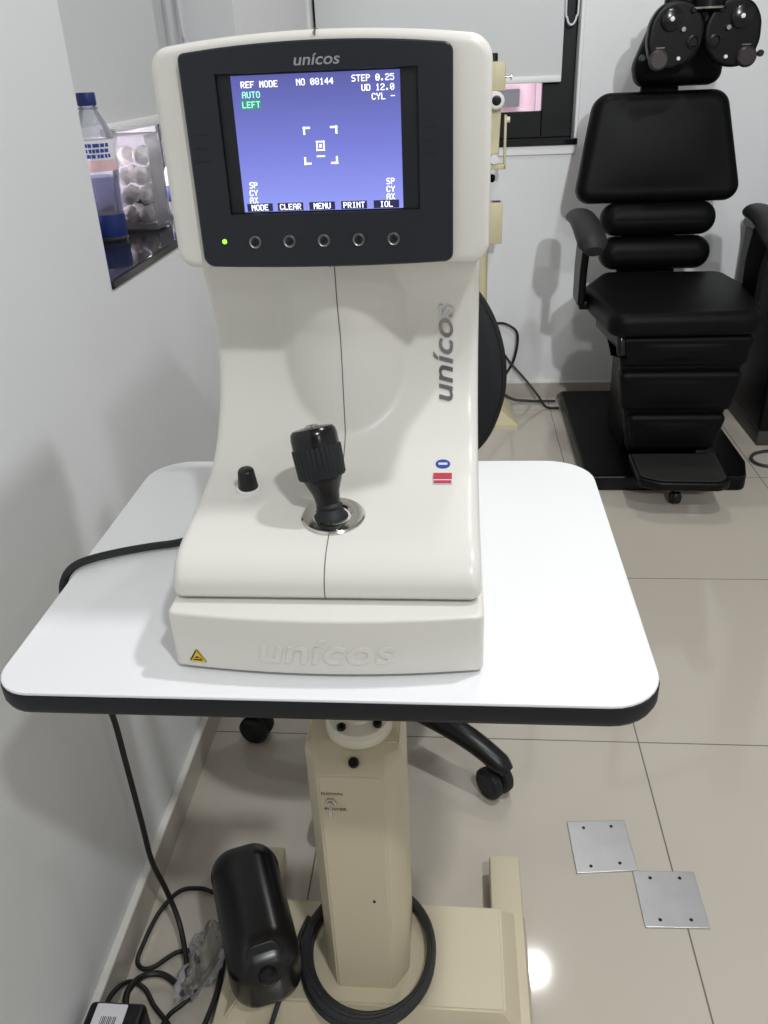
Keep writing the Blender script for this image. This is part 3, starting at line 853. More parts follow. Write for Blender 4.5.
# joystick
dn = Vector((0, -0.105, 0.994))
js = obj('joystick_ring', lathe(bmesh.new(), [(0.0275, -0.002), (0.0275, 0.0012), (0.0262, 0.0024), (0.019, 0.0027), (0.0165, 0.0022), (0.0150, 0.0004), (0.0150, -0.001)], (-0.1055, 0.6255, 0.8605), dn, 48), M_CHROME, ar)
jx = Vector((-0.19, 0.30, 0.94)).normalized(); jo = Vector((-0.107, 0.6235, 0.861))
obj('skirt', lathe(bmesh.new(), [(0.0148, -0.001), (0.0145, 0.0015), (0.0125, 0.004), (0.0108, 0.008), (0.0115, 0.0105), (0.009, 0.013)], jo, (jx + Vector((0, 0, 0.6))).normalized(), 28), M_RUBBER, js)
stick = obj('joystick', lathe(bmesh.new(), [(0.0095, 0.006), (0.0105, 0.010), (0.0105, 0.014), (0.0118, 0.022), (0.0152, 0.030), (0.0170, 0.0345), (0.0172, 0.040)], jo, jx, 36), M_GLOSSBLACK, ar)
obj('grip_ring', lathe(bmesh.new(), [(0.0170, 0.0345), (0.0192, 0.0352), (0.0205, 0.037), (0.0213, 0.058), (0.0212, 0.0615), (0.0170, 0.0620)], jo, jx, 120, (-0.05, 0.0365, 0.0616)), M_RUBBER, stick, 70)
obj('cap', lathe(bmesh.new(), [(0.0202, 0.061), (0.0202, 0.071), (0.0194, 0.0750), (0.0172, 0.0775), (0.0085, 0.0787), (0, 0.0787)], jo, jx, 40), M_GLOSSBLACK, stick)
obj('fire_button', lathe(bmesh.new(), [(0.0058, 0.0785), (0.0058, 0.0797), (0.0048, 0.0805), (0, 0.0808)], jo, jx, 24), M_CHROME, stick)
# lock knob
ko = Vector((-0.1885, 0.668, 0.8658))
kb = obj('knob_scale', lathe(bmesh.new(), [(0.0112, -0.001), (0.0112, 0.0016), (0.0095, 0.0022), (0, 0.0022)], ko, dn, 40, (0.04, -0.01, 0.0018)), M_WHITEDOT, ar, 60)
obj('knob', lathe(bmesh.new(), [(0.0090, 0.002), (0.0088, 0.004), (0.0072, 0.019), (0.0062, 0.0205), (0, 0.0208)], ko, dn, 36, (0.035, 0.0035, 0.0195)), M_BLACK, kb, 60)
# patient side: chin rest
cr = obj('chin_rest', bx((XC - 0.03, 0.93, 0.775), (XC + 0.03, 1.03, 0.80), 0.006), M_CREAM, ar)
for s in (-1, 1):
    obj('post', lathe(bmesh.new(), [(0.007, 0.79), (0.007, 1.17)], (XC + s * 0.075, 1.015, 0), (0, 0, 1), 16), M_CHROME, cr)
obj('cross_piece', bx((XC - 0.085, 1.0, 0.776), (XC + 0.085, 1.03, 0.796), 0.004), M_CREAM, cr)
obj('chin_cup', slab(bmesh.new(), rpoly([(-0.035, -0.02), (0.035, -0.02), (0.035, 0.02), (-0.035, 0.02)], 0.015, 6), 0.012, 0.005, Matrix.Translation((XC, 1.015, 0.93))), M_CREAM, cr)
obj('chin_stem', lathe(bmesh.new(), [(0.008, 0.79), (0.008, 0.932)], (XC, 1.015, 0), (0, 0, 1), 16), M_CHROME, cr)
obj('forehead_rest', bx((XC - 0.08, 0.985, 1.145), (XC + 0.08, 1.012, 1.17), 0.006), M_CREAM, cr)

# ------------------------------------------------------------------ examination chair
ch_ = thing('examination_chair', 'black padded examination chair with armrests, padded leg rest and footplate on a black floor base', 'chair', (0.63, 2.68, 0))
CXM = 0.635
obj('floor_base', slab(bmesh.new(), rpoly([(0.400, 2.385), (0.885, 2.385), (0.915, 2.50), (0.915, 3.16), (0.400, 3.16)], [0.015, 0.03, 0.05, 0.02, 0.02], 5), 0.050, 0.007), M_DARKMETAL, ch_)
obj('pedestal', bx((0.535, 2.56, 0.045), (0.785, 2.86, 0.445), 0.02, 3), M_DARKMETAL, ch_)
def padM(o, tilt):
    """local XY in a leaning upright plane, thickness towards the front (-y)"""
    c, s_ = math.cos(tilt), math.sin(tilt)
    return Matrix(((1, 0, 0, o[0]), (0, s_, -c, o[1]), (0, c, s_, o[2]), (0, 0, 0, 1)))
# seat cushion: wide at the front, narrower at the back
so = rpoly([(0.425, 2.315), (0.842, 2.330), (0.885, 2.66), (0.865, 2.86), (0.480, 2.88), (0.388, 2.68)], [0.05, 0.05, 0.06, 0.05, 0.05, 0.06], 6)
obj('seat', slab(bmesh.new(), so, 0.066, 0.026, Matrix.Translation((0, 0, 0.506)), 5, 0.018, crown=0.008), M_LEATHER, ch_)
obj('seat_pan', slab(bmesh.new(), inset(so, 0.05), 0.066, 0.008, Matrix.Translation((0, 0, 0.4415))), M_DARKMETAL, ch_)
lv_ = obj('seat_lever', lathe(bmesh.new(), [(0.010, 0), (0.013, 0.01), (0.013, 0.055), (0.009, 0.062), (0, 0.063)], (0.462, 2.365, 0.508), (0.05, -0.25, -1), 16), M_GLOSSBLACK, ch_)
# backrest, lumbar rolls, headrest
bo_ = rpoly([(-0.258, 0.0), (0.270, 0.0), (0.195, 0.325), (-0.205, 0.325)], [0.045, 0.045, 0.055, 0.055], 7)
obj('backrest', slab(bmesh.new(), bo_, 0.085, 0.032, padM((CXM, 2.975, 0.770), 0.14), 5, 0.015, crown=0.010), M_LEATHER, ch_)
obj('back_support', slab(bmesh.new(), rpoly([(-0.10, -0.32), (0.10, -0.32), (0.05, 0.42), (-0.05, 0.42)], 0.02, 4), 0.03, 0.006, padM((CXM, 3.005, 0.80), 0.12)), M_DARKMETAL, ch_)
for z0, z1, w_ in ((0.672, 0.775, 0.182), (0.563, 0.668, 0.178)):
    obj('lumbar_cushion', slab(bmesh.new(), rpoly([(-w_, 0), (w_, 0), (w_, z1 - z0), (-w_, z1 - z0)], 0.050, 6), 0.09, 0.042, padM((CXM + 0.015, 2.955, z0), 0.10), 7, 0.02), M_LEATHER, ch_)
hd = rpoly([(-0.115, 0.0), (0.135, 0.0), (0.140, 0.06), (0.095, 0.225), (-0.060, 0.225), (-0.128, 0.06)], [0.04, 0.04, 0.05, 0.05, 0.05, 0.05], 6)
obj('headrest', slab(bmesh.new(), hd, 0.08, 0.03, padM((CXM + 0.028, 3.00, 1.108), 0.14), 5, 0.015, crown=0.01), M_LEATHER, ch_)
# armrests
for sx in (-1, 1):
    ax = CXM + sx * (0.262 if sx < 0 else 0.250)
    pts = [(ax + sx * 0.012, 2.765, 0.760), (ax + sx * 0.004, 2.69, 0.776), (ax, 2.58, 0.770), (ax - sx * 0.004, 2.475, 0.745), (ax - sx * 0.006, 2.43, 0.722)]
    a = obj('armrest', tube(bmesh.new(), pts, 0.04, 18, 8, radii=[0.022, 0.038, 0.041, 0.042, 0.043, 0.042, 0.026], flat=0.62), M_ARM, ch_)
    obj('arm_support', slab(bmesh.new(), rpoly([(2.56, 0.535), (2.68, 0.535), (2.69, 0.63), (2.66, 0.745), (2.52, 0.735), (2.555, 0.64)], 0.02, 4), 0.022, 0.005, Matrix(((0, 0, 1, ax - 0.011), (1, 0, 0, 0), (0, 1, 0, 0), (0, 0, 0, 1)))), M_DARKMETAL, a)
    obj('arm_bracket', bx((min(ax, ax - sx * 0.14), 2.60, 0.515), (max(ax, ax - sx * 0.14), 2.66, 0.540), 0.004), M_DARKMETAL, a)
# leg rest: three padded cushions on a leaning board, footplate and stop knob
def legM(z): return 2.372 + (0.47 - z) * 0.11
obj('leg_board', slab(bmesh.new(), rpoly([(-0.125, 0.0), (0.125, 0.0), (0.185, 0.36), (-0.185, 0.36)], 0.015, 4), 0.03, 0.008, padM((CXM + 0.01, 2.445, 0.125), -0.11)), M_DARKMETAL, ch_)
for z0, z1, wa, wb, cxx in ((0.412, 0.506, 0.176, 0.186, 0.645), (0.272, 0.396, 0.158, 0.176, 0.645), (0.142, 0.258, 0.124, 0.146, 0.652)):
    obj('leg_cushion', slab(bmesh.new(), rpoly([(-wa, 0), (wa, 0), (wb, z1 - z0), (-wb, z1 - z0)], 0.018, 5), 0.05, 0.016, padM((cxx, legM(z0) + 0.032, z0), -0.11), 5, 0.005, crown=0.006), M_LEATHER, ch_)
fp = obj('footplate', slab(bmesh.new(), rpoly([(0.522, 2.215), (0.575, 2.188), (0.745, 2.182), (0.778, 2.205), (0.790, 2.40), (0.525, 2.40)], [0.02, 0.04, 0.03, 0.03, 0.01, 0.01], 6), 0.026, 0.006, Matrix.Translation((0, 0, 0.098))), M_DARKMETAL, ch_)
obj('tread', slab(bmesh.new(), rpoly([(0.530, 2.228), (0.580, 2.199), (0.740, 2.193), (0.769, 2.214), (0.780, 2.385), (0.532, 2.385)], [0.02, 0.04, 0.03, 0.03, 0.01, 0.01], 6), 0.003, 0.001, Matrix.Translation((0, 0, 0.124))), M_TREAD, fp)
obj('stop_knob', lathe(bmesh.new(), [(0.006, 0.115), (0.006, 0.055), (0.014, 0.052), (0.020, 0.040), (0.018, 0.022), (0.008, 0.016), (0, 0.016)], (0.655, 2.30, -0.014), (0, 0, 1), 20), M_GLOSSBLACK, fp)

# ------------------------------------------------------------------ refraction unit cabinet with arm, phoropter
un = thing('refraction_unit', 'black refraction unit cabinet standing at the right beside the examination chair', 'cabinet', (1.2, 2.95, 0))
obj('plinth', bx((1.025, 2.73, 0), (1.48, 3.17, 0.06), 0.004), M_UNITP, un)
obj('cabinet', bx((1.015, 2.71, 0.06), (1.49, 3.18, 0.655), 0.012, 3), M_UNIT, un)
obj('drawer', bx((1.04, 2.700, 0.38), (1.47, 2.714, 0.62), 0.004), M_UNIT, un)
obj('drawer', bx((1.04, 2.700, 0.10), (1.47, 2.714, 0.36), 0.004), M_UNIT, un)
obj('table_top', bx((1.008, 2.70, 0.655), (1.50, 3.19, 0.68), 0.008, 3), M_DARKMETAL, un)
obj('column', bx((1.22, 2.98, 0.675), (1.34, 3.12, 1.95), 0.02, 3), M_DARKMETAL, un)
obj('arm', tube(bmesh.new(), [(1.28, 3.03, 1.66), (1.1, 2.92, 1.66), (0.80, 2.79, 1.66), (0.692, 2.775, 1.63), (0.692, 2.775, 1.374)], 0.022, 12, 6), M_DARKMETAL, un)

ph = thing('phoropter', 'black twin-lobed phoropter hanging in front of the chair headrest', 'phoropter', (0.69, 2.78, 1.15))
obj('crossbar', bx((0.575, 2.765, 1.318), (0.805, 2.795, 1.352), 0.006), M_DARKMETAL, ph)
obj('hanger', lathe(bmesh.new(), [(0.040, 1.300), (0.046, 1.306), (0.046, 1.335), (0.034, 1.345), (0.028, 1.37)], (0.692, 2.775, 0), (0, 0, 1), 28), M_DARKMETAL, ph)
bm = bmesh.new()
for k in range(-5, 6):
    a = -PI / 2 + k * 0.2; ball(bm, (0.692 + math.cos(a) * 0.047, 2.775 + math.sin(a) * 0.047, 1.311), 0.0045, 8)
obj('millimetre_ring', tube(bmesh.new(), [(0.692 + math.cos(-PI / 2 + k * 0.22) * 0.048, 2.775 + math.sin(-PI / 2 + k * 0.22) * 0.048, 1.308) for k in range(-6, 7)], 0.0035, 8, 3), M_CHROME, ph); bm.free()
lobe = [(-0.003, -0.025), (0.032, -0.072), (0.085, -0.090), (0.142, -0.078), (0.160, -0.02), (0.157, 0.032), (0.128, 0.076), (0.072, 0.088), (0.018, 0.070), (-0.004, 0.020)]
for sx in (1, -1):
    c0 = 0.6875 + sx * 0.003
    pl_ = [(c0 + sx * a * 0.95, 1.247 + b) for a, b in lobe]
    if sx < 0: pl_ = pl_[::-1]
    lb = obj('lens_housing', slab(bmesh.new(), rpoly(pl_, 0.075, 5), 0.045, 0.008, XZ(2.800), 4), M_DARKMETAL, ph)
    def disc(name, dx, dz, r, m, h=0.006, y=2.755, par=lb):
        return obj(name, lathe(bmesh.new(), [(r, 0), (r, h * .7), (r * .8, h), (0, h)], (c0 + sx * dx, y, 1.247 + dz), (0, -1, 0), 22), m, par)
    d_ = disc('power_dial', 0.092, 0.038, 0.030, M_GLOSSBLACK, 0.012)
    obj('dial_cap', lathe(bmesh.new(), [(0.0062, 0), (0.006, 0.004), (0, 0.007)], (c0 + sx * 0.092, 2.744, 1.285), (0, -1, 0), 16), M_WHITEDOT, d_)
    disc('axis_knob', 0.058, 0.012, 0.0075, M_STEEL, 0.012)
    ap = obj('sight_aperture', lathe(bmesh.new(), [(0.017, 0), (0.017, 0.008), (0.0135, 0.009), (0.011, 0.004), (0.0, 0.004)], (c0 + sx * 0.027, 2.755, 1.227), (0, -1, 0), 28), M_GLOSSBLACK, lb)
    disc('scale_window', 0.034, 0.058, 0.009, M_GLOSSBLACK, 0.008)
    cy = disc('cylinder_dial', 0.118, -0.062, 0.027, M_DIALR if sx > 0 else M_DIALL, 0.016, 2.756)
    disc('white_marker', 0.062, -0.060, 0.0052, M_WHITEDOT, 0.006)
    disc('rim_knob', 0.160, -0.055, 0.009, M_BLACK, 0.012, 2.77)
    obj('scale_line', bx((c0 + sx * 0.115 - 0.012, 2.7538, 1.2145), (c0 + sx * 0.115 + 0.012, 2.7555, 1.2165)), M_STEEL, lb)
    disc('hanging_knob', 0.05, 0.088, 0.010, M_BLACK, 0.02, 2.78)

# ------------------------------------------------------------------ black office stool behind the table
st_ = thing('office_chair', 'black office chair with rounded backrest and five-star castor base behind the table', 'chair', (-0.15, 1.25, 0))
OC = Vector((-0.145, 1.278, 0))
bk = [(p.x, p.y) for p in spline([(0, -0.012, 0), (0.10, -0.008, 0), (0.165, 0.028, 0), (0.200, 0.10, 0), (0.208, 0.17, 0), (0.192, 0.25, 0), (0.150, 0.318, 0), (0.08, 0.346, 0), (0, 0.350, 0), (-0.08, 0.346, 0), (-0.150, 0.318, 0), (-0.192, 0.25, 0), (-0.208, 0.17, 0), (-0.200, 0.10, 0), (-0.165, 0.028, 0), (-0.10, -0.008, 0)], 4, True)]
bk_o = obj('backrest', slab(bmesh.new(), bk, 0.05, 0.02, padM((-0.125, 1.50, 0.525), 0.10), 5, 0.008, crown=0.006), M_MESHF, st_)
obj('rim', tube(bmesh.new(), [padM((-0.125, 1.493, 0.525), 0.10) @ Vector((x, y, 0.02)) for x, y in bk[::3]], 0.008, 8, 4, closed=True), M_BLACK, bk_o)
obj('back_stem', tube(bmesh.new(), [(-0.15, 1.36, 0.41), (-0.148, 1.52, 0.42), (-0.14, 1.535, 0.55), (-0.13, 1.52, 0.68)], 0.014, 10, 6), M_BLACK, st_)
obj('seat', slab(bmesh.new(), [(OC.x + math.cos(2 * PI * k / 40) * 0.21, OC.y + math.sin(2 * PI * k / 40) * 0.20) for k in range(40)], 0.06, 0.025, Matrix.Translation((0, 0, 0.42)), 5, 0.01, crown=0.01), M_MESHF, st_)
obj('gas_lift', lathe(bmesh.new(), [(0.04, 0.075), (0.04, 0.13), (0.028, 0.14), (0.028, 0.28), (0.016, 0.285), (0.016, 0.42)], OC, (0, 0, 1), 20), M_BLACK, st_)
for k in range(5):
    a = math.radians(-33 + 72 * k); d = Vector((math.cos(a), math.sin(a), 0)); n_ = Vector((-d.y, d.x, 0))
    lg = obj('base_leg', tube(bmesh.new(), [OC + d * 0.02 + Vector((0, 0, 0.118)), OC + d * 0.10 + Vector((0, 0, 0.116)), OC + d * 0.20 + Vector((0, 0, 0.102)), OC + d * 0.262 + Vector((0, 0, 0.080)), OC + d * 0.285 + Vector((0, 0, 0.066))], 0.02, 12, 6, radii=[0.030, 0.028, 0.024, 0.022, 0.021, 0.014], flat=0.8), M_BLACK, st_)
    cc_ = OC + d * 0.258
    wd = (d * 0.3 + n_ * 0.95).normalized()
    for s in (-1, 1):
        obj('castor_wheel', lathe(bmesh.new(), [(0.006, -0.012), (0.024, -0.012), (0.0295, -0.007), (0.0305, 0), (0.0295, 0.007), (0.024, 0.012), (0.006, 0.012)], cc_ + wd * (0.0130 * s) + Vector((0, 0, 0.0307)), wd, 24), M_RUBBER, lg)
    obj('castor_stem', lathe(bmesh.new(), [(0.006, 0.03), (0.006, 0.075)], cc_, (0, 0, 1), 10), M_STEEL, lg)

# ------------------------------------------------------------------ cream floor stand by the back wall
fs_ = thing('instrument_stand', 'cream upright instrument stand with ring lens by the back wall', 'stand', (0.10, 3.05, 0))
bm = bmesh.new()
l0 = [bm.verts.new((x, y, 0)) for x, y in ((-0.06, 2.90), (0.225, 2.90), (0.205, 3.17), (-0.04, 3.17))]
l1 = [bm.verts.new((x, y, 0.012)) for x, y in ((-0.06, 2.90), (0.225, 2.90), (0.205, 3.17), (-0.04, 3.17))]
l2 = [bm.verts.new((x, y, 0.05)) for x, y in ((0.03, 2.99), (0.150, 2.99), (0.150, 3.12), (0.03, 3.12))]
bridge(bm, l0, l1); bridge(bm, l1, l2); bm.faces.new(l0[::-1]); bm.faces.new(l2)
obj('base', bm, M_STANDK, fs_, 20)
obj('pole', lathe(bmesh.new(), [(0.017, 0.045), (0.017, 0.66), (0.012, 0.665), (0.012, 1.10)], (0.090, 3.06, 0), (0, 0, 1), 20), M_STANDK, fs_)
hb = obj('head_block', bx((0.098, 3.03, 1.115), (0.152, 3.075, 1.200), 0.004), M_STANDK, fs_)
obj('cap', lathe(bmesh.new(), [(0.013, 1.198), (0.013, 1.222), (0.010, 1.224), (0, 1.224)], (0.114, 3.05, 0), (0, 0, 1), 16), M_BLACK, hb)
obj('side_screw', lathe(bmesh.new(), [(0.004, 0), (0.004, 0.018), (0.010, 0.018), (0.010, 0.022), (0, 0.022)], (0.150, 3.05, 1.155), (1, 0, 0), 16), M_CHROME, hb)
lr = obj('lens_ring', lathe(bmesh.new(), [(0.024, 0), (0.026, 0.004), (0.026, 0.014), (0.022, 0.017), (0.016, 0.017), (0.014, 0.012)], (0.124, 3.03, 1.088), (0, -1, 0), 28), M_WHITEP, fs_)
obj('lens', lathe(bmesh.new(), [(0.0145, 0.012), (0.0145, 0.0135), (0, 0.0150)], (0.124, 3.03, 1.088), (0, -1, 0), 24), M_GLOSSBLACK, lr)
obj('slanted_plate', slab(bmesh.new(), rpoly([(-0.022, 0), (0.018, 0), (0.024, 0.145), (-0.018, 0.145)], 0.004, 3), 0.016, 0.003, padM((0.118, 3.065, 0.925), 0.05)), M_STANDK, fs_)
brk = obj('side_bracket', bx((0.152, 3.03, 0.880), (0.160, 3.06, 1.045), 0.003), M_STANDK, fs_)
obj('knurled_nut', lathe(bmesh.new(), [(0.009, 0), (0.009, 0.010), (0, 0.011)], (0.160, 3.045, 1.03), (1, 0, 0), 14), M_FLANGE, brk)
obj('lower_bar', bx((0.085, 3.03, 0.880), (0.162, 3.065, 0.896), 0.003), M_STANDK, fs_)
obj('white_roller', lathe(bmesh.new(), [(0.014, 0), (0.015, 0.003), (0.015, 0.02), (0, 0.021)], (0.122, 3.04, 0.912), (0, -1, 0), 18), M_WHITEP, fs_)
obj('clamp', lathe(bmesh.new(), [(0.013, 0), (0.013, 0.03), (0, 0.031)], (0.096, 3.05, 0.853), (0.7, -0.7, 0), 14), M_GLOSSBLACK, fs_)
bxo = obj('holder_box', bx((0.100, 3.02, 0.640), (0.153, 3.08, 0.776), 0.004), M_STANDK, fs_)
obj('painted_slot_shade', bx((0.118, 3.03, 0.7755), (0.146, 3.07, 0.7768)), M_SHADE, bxo)  # dark sheet on the box top, painted as inner shade

# ------------------------------------------------------------------ things on the left window sill
SLZ = LZ0 + 0.0142
bt_ = thing('water_bottle', 'clear plastic bottle with navy cap and blue and white label on the left window sill', 'bottle', (-0.6275, 1.534, SLZ))
bo3 = (-0.6275, 1.534, 0)
shell = [(0.024, SLZ), (0.028, SLZ + 0.004), (0.0295, SLZ + 0.012), (0.0298, SLZ + 0.04), (0.0290, SLZ + 0.05), (0.0300, SLZ + 0.06), (0.0308, SLZ + 0.085), (0.0305, SLZ + 0.095), (0.032, SLZ + 0.105), (0.033, SLZ + 0.120), (0.033, SLZ + 0.165), (0.031, SLZ + 0.178), (0.026, SLZ + 0.192), (0.018, SLZ + 0.208), (0.0135, SLZ + 0.214), (0.0130, SLZ + 0.222)]
sh = obj('bottle_shell', lathe(bmesh.new(), shell, bo3, (0, 0, 1), 32), M_PET, bt_, 60)
obj('liquid', lathe(bmesh.new(), [(0.022, SLZ + 0.002), (0.0268, SLZ + 0.006), (0.0283, SLZ + 0.014), (0.0285, SLZ + 0.045), (0.0285, SLZ + 0.06), (0.0294, SLZ + 0.085), (0.0294, SLZ + 0.108)], bo3, (0, 0, 1), 32), M_WATER, bt_, 60)
obj('blue_band', lathe(bmesh.new(), [(0.0292, SLZ + 0.008), (0.0300, SLZ + 0.012), (0.0302, SLZ + 0.042), (0.0296, SLZ + 0.046)], bo3, (0, 0, 1), 32), M_CAPB, bt_, 60)
lab = obj('label', lathe(bmesh.new(), [(0.0334, SLZ + 0.118), (0.0336, SLZ + 0.119), (0.0336, SLZ + 0.166), (0.0334, SLZ + 0.167)], bo3, (0, 0, 1), 32), M_LABELW, bt_)
obj('pink_band', lathe(bmesh.new(), [(0.0338, SLZ + 0.1185), (0.0338, SLZ + 0.136)], bo3, (0, 0, 1), 32), M_LABELP, lab)
rng = random.Random(4)
for row in range(3):
    bm = bmesh.new(); a = -2.9 + 0.1 * row
    while a < -0.5:
        wdt = rng.uniform(0.10, 0.22); z0 = SLZ + 0.1395 + row * 0.0085
        M2 = Matrix.Translation((bo3[0] + math.cos(a) * 0.0337, bo3[1] + math.sin(a) * 0.0337, z0)) @ Matrix.Rotation(a + PI / 2, 4, 'Z')
        t = bx((-0.0337 * wdt / 2, -0.0004, 0), (0.0337 * wdt / 2, 0.0004, 0.0058)); t.transform(M2)
        me = bpy.data.meshes.new('x'); t.to_mesh(me); bm.from_mesh(me); bpy.data.meshes.remove(me); t.free()
        a += wdt + 0.05
    pr = obj('print_line', bm, M_LABELB, lab); pr['kind'] = 'stuff'
cp_ = obj('cap', lathe(bmesh.new(), [(0.0152, SLZ + 0.220), (0.0156, SLZ + 0.222), (0.0156, SLZ + 0.238), (0.0145, SLZ + 0.240), (0, SLZ + 0.240)], bo3, (0, 0, 1), 48, (0.03, SLZ + 0.221, SLZ + 0.2385)), M_CAPB, bt_)
obj('neck_ring', lathe(bmesh.new(), [(0.0160, SLZ + 0.2145), (0.0172, SLZ + 0.216), (0.0160, SLZ + 0.2175)], bo3, (0, 0, 1), 28), M_PET, bt_)

jc = (-0.609, 1.665)
jr = thing('glass_jar', 'square clear glass jar full of white cotton balls on the left window sill', 'jar', (jc[0], jc[1], SLZ))
jo_ = rpoly([(jc[0] - .043, jc[1] - .043), (jc[0] + .043, jc[1] - .043), (jc[0] + .043, jc[1] + .043), (jc[0] - .043, jc[1] + .043)], 0.012, 5)
bm = bmesh.new(); loops = []
for i_, z in ((0.004, 0), (0, 0.004), (0, 0.150), (0.003, 0.158), (0.003, 0.165), (0.006, 0.165), (0.006, 0.158), (0.0035, 0.150), (0.0035, 0.008), (0.006, 0.006)):
    loops.append([bm.verts.new((x, y, SLZ + z)) for x, y in inset(jo_, i_)])
for a, b in zip(loops, loops[1:]): bridge(bm, a, b)
bm.faces.new(loops[0][::-1]); bm.faces.new(loops[-1])
obj('jar_wall', bm, M_JAR, jr, 60)
obj('lid', slab(bmesh.new(), inset(jo_, -0.001), 0.012, 0.003, Matrix.Translation((0, 0, SLZ + 0.1655))), M_JAR, jr, 60)
bm = bmesh.new(); ball(bm, (0, 0, 0), 0.0162, 20)
for v in bm.verts:
    n_ = v.co.normalized(); v.co *= 1 + 0.07 * math.sin(7 * n_.x + 2) * math.sin(6 * n_.y + 1) + 0.06 * math.sin(9 * n_.z + 3 * n_.x)
cb = obj('cotton_ball', bm, M_COTTON)
tag(cb, 'white cotton ball among the others inside the square glass jar', 'cotton ball', 'cotton balls in the glass jar')
first = True
for lay in range(4):
    for q in range(4):
        a = PI / 4 + q * PI / 2 + (0.12 if lay % 2 else -0.1)
        p = Vector((jc[0] + math.cos(a) * 0.0255, jc[1] + math.sin(a) * 0.0255, SLZ + 0.026 + lay * 0.0345))
        if lay == 3 and q == 2: continue
        o = cb if first else cb.copy()
        if not first: COL.objects.link(o)
        first = False
        o.location = p; o.rotation_euler = (rng.uniform(0, 6), rng.uniform(0, 6), rng.uniform(0, 6))
sb = thing('small_bottle', 'small white bottle with blue label and orange top beside the cotton jar', 'bottle', (-0.575, 1.80, SLZ))
so3 = (-0.575, 1.80, 0)
obj('bottle_body', lathe(bmesh.new(), [(0.023, SLZ), (0.025, SLZ + 0.003), (0.025, SLZ + 0.085), (0.020, SLZ + 0.096), (0.012, SLZ + 0.10)], so3, (0, 0, 1), 28), M_WHITEP, sb)
obj('label', lathe(bmesh.new(), [(0.0252, SLZ + 0.03), (0.0254, SLZ + 0.031), (0.0254, SLZ + 0.06), (0.0252, SLZ + 0.061)], so3, (0, 0, 1), 28), M_LABELB, sb)
obj('cap', lathe(bmesh.new(), [(0.017, SLZ + 0.10), (0.018, SLZ + 0.102), (0.016, SLZ + 0.135), (0.008, SLZ + 0.142), (0, SLZ + 0.142)], so3, (0, 0, 1), 24), M_ORANGE, sb)

# ------------------------------------------------------------------ steel plates on the floor
def plate(label, pts):
    t = thing('steel_plate', label, 'metal plate', (sum(p[0] for p in pts) / 4, sum(p[1] for p in pts) / 4, 0), 'steel plates on the floor')
    obj('sheet', slab(bmesh.new(), rpoly(pts, 0.0012, 3), 0.003, 0.0008, None, 2), M_PLATE, t)
    c = Vector((t.location.x, t.location.y))
    for p in pts:
        q = c + (Vector(p) - c) * 0.62
        q = Vector((c.x + (p[0] - c.x) * 0.48, c.y + (p[1] - c.y) * 0.74))
        obj('screw_hole', lathe(bmesh.new(), [(0.0030, 0.0029), (0.0030, 0.0033), (0.002, 0.0033), (0, 0.0031)], (q.x, q.y, 0), (0, 0, 1), 14), M_HOLE, t)
    return t
plate('square steel plate on the floor tile, the one farther from the viewer', [(0.201, 0.963), (0.303, 0.974), (0.298, 1.078), (0.197, 1.071)])
plate('square steel plate lying across the tile joint, the one nearer the viewer', [(0.2945, 0.869), (0.394, 0.872), (0.393, 0.975), (0.2935, 0.9725)])

# ------------------------------------------------------------------ black rounded power unit leaning on the table foot
pb_ = thing('voltage_stabiliser', 'rounded glossy black power unit standing on the cream table foot beside the column', 'power unit', (-0.285, 0.75, 0.083))
ax_ = Vector((0.070, -0.165, -0.012)).normalized(); c0 = Vector((-0.279, 0.742, 0.150))
side = Vector((0, 0, 1)); side = (side - ax_ * side.dot(ax_)).normalized()
Mb = frameM(c0, ax_, side)
po_ = rpoly([(-0.100, -0.055), (0.100, -0.062), (0.100, 0.040), (0.060, 0.058), (-0.075, 0.058), (-0.100, 0.045)], [0.035, 0.04, 0.045, 0.05, 0.05, 0.03], 7)
bm = bmesh.new(); slab(bm, po_, 0.097, 0.036, Mb @ Matrix.Translation((0, 0, -0.0485)), 8)
obj('housing', bm, M_SATIN, pb_, 50)
obj('socket_plate', slab(bmesh.new(), rpoly([(-0.022, -0.026), (0.022, -0.026), (0.022, 0.026), (-0.022, 0.026)], 0.012, 5), 0.006, 0.002, frameM(c0 + ax_ * 0.082 + side * 0.036, (side.cross(ax_)), (side * 0.75 - ax_ * 0.66))), M_BLACK, pb_)
obj('plug', lathe(bmesh.new(), [(0.012, 0), (0.013, 0.003), (0.011, 0.016), (0.005, 0.022)], c0 + ax_ * 0.092 + side * 0.028, (ax_ * 0.8 + side * 0.55), 18), M_BLACK, pb_)

# ------------------------------------------------------------------ adapter, cords
ad = thing('power_adapter', 'black box power adapter with white label standing against the left baseboard', 'power adapter', (-0.45, 0.58, 0))
obj('case', bx((-0.490, 0.515, 0), (-0.412, 0.650, 0.104), 0.007, 3), M_BLACK, ad)
lb2 = obj('label', slab(bmesh.new(), rpoly([(-0.478, 0.56), (-0.436, 0.56), (-0.436, 0.645), (-0.478, 0.645)], 0.002, 3), 0.0004, 0, Matrix.Translation((0, 0, 0.104))), M_LABELW, ad)
for k in range(9):
    x0 = -0.4670 + k * 0.0024
    obj('barcode_bar', bx((x0, 0.617, 0.1044), (x0 + (0.0014 if k % 3 else 0.0008), 0.628, 0.1046)), M_INKG, lb2)
cable = lambda name, label, pts, r, m, cat='cable', grp=None, n=8: tag(recenter(obj(name, tube(bmesh.new(), pts, r, 8, n), m)), label, cat, grp)
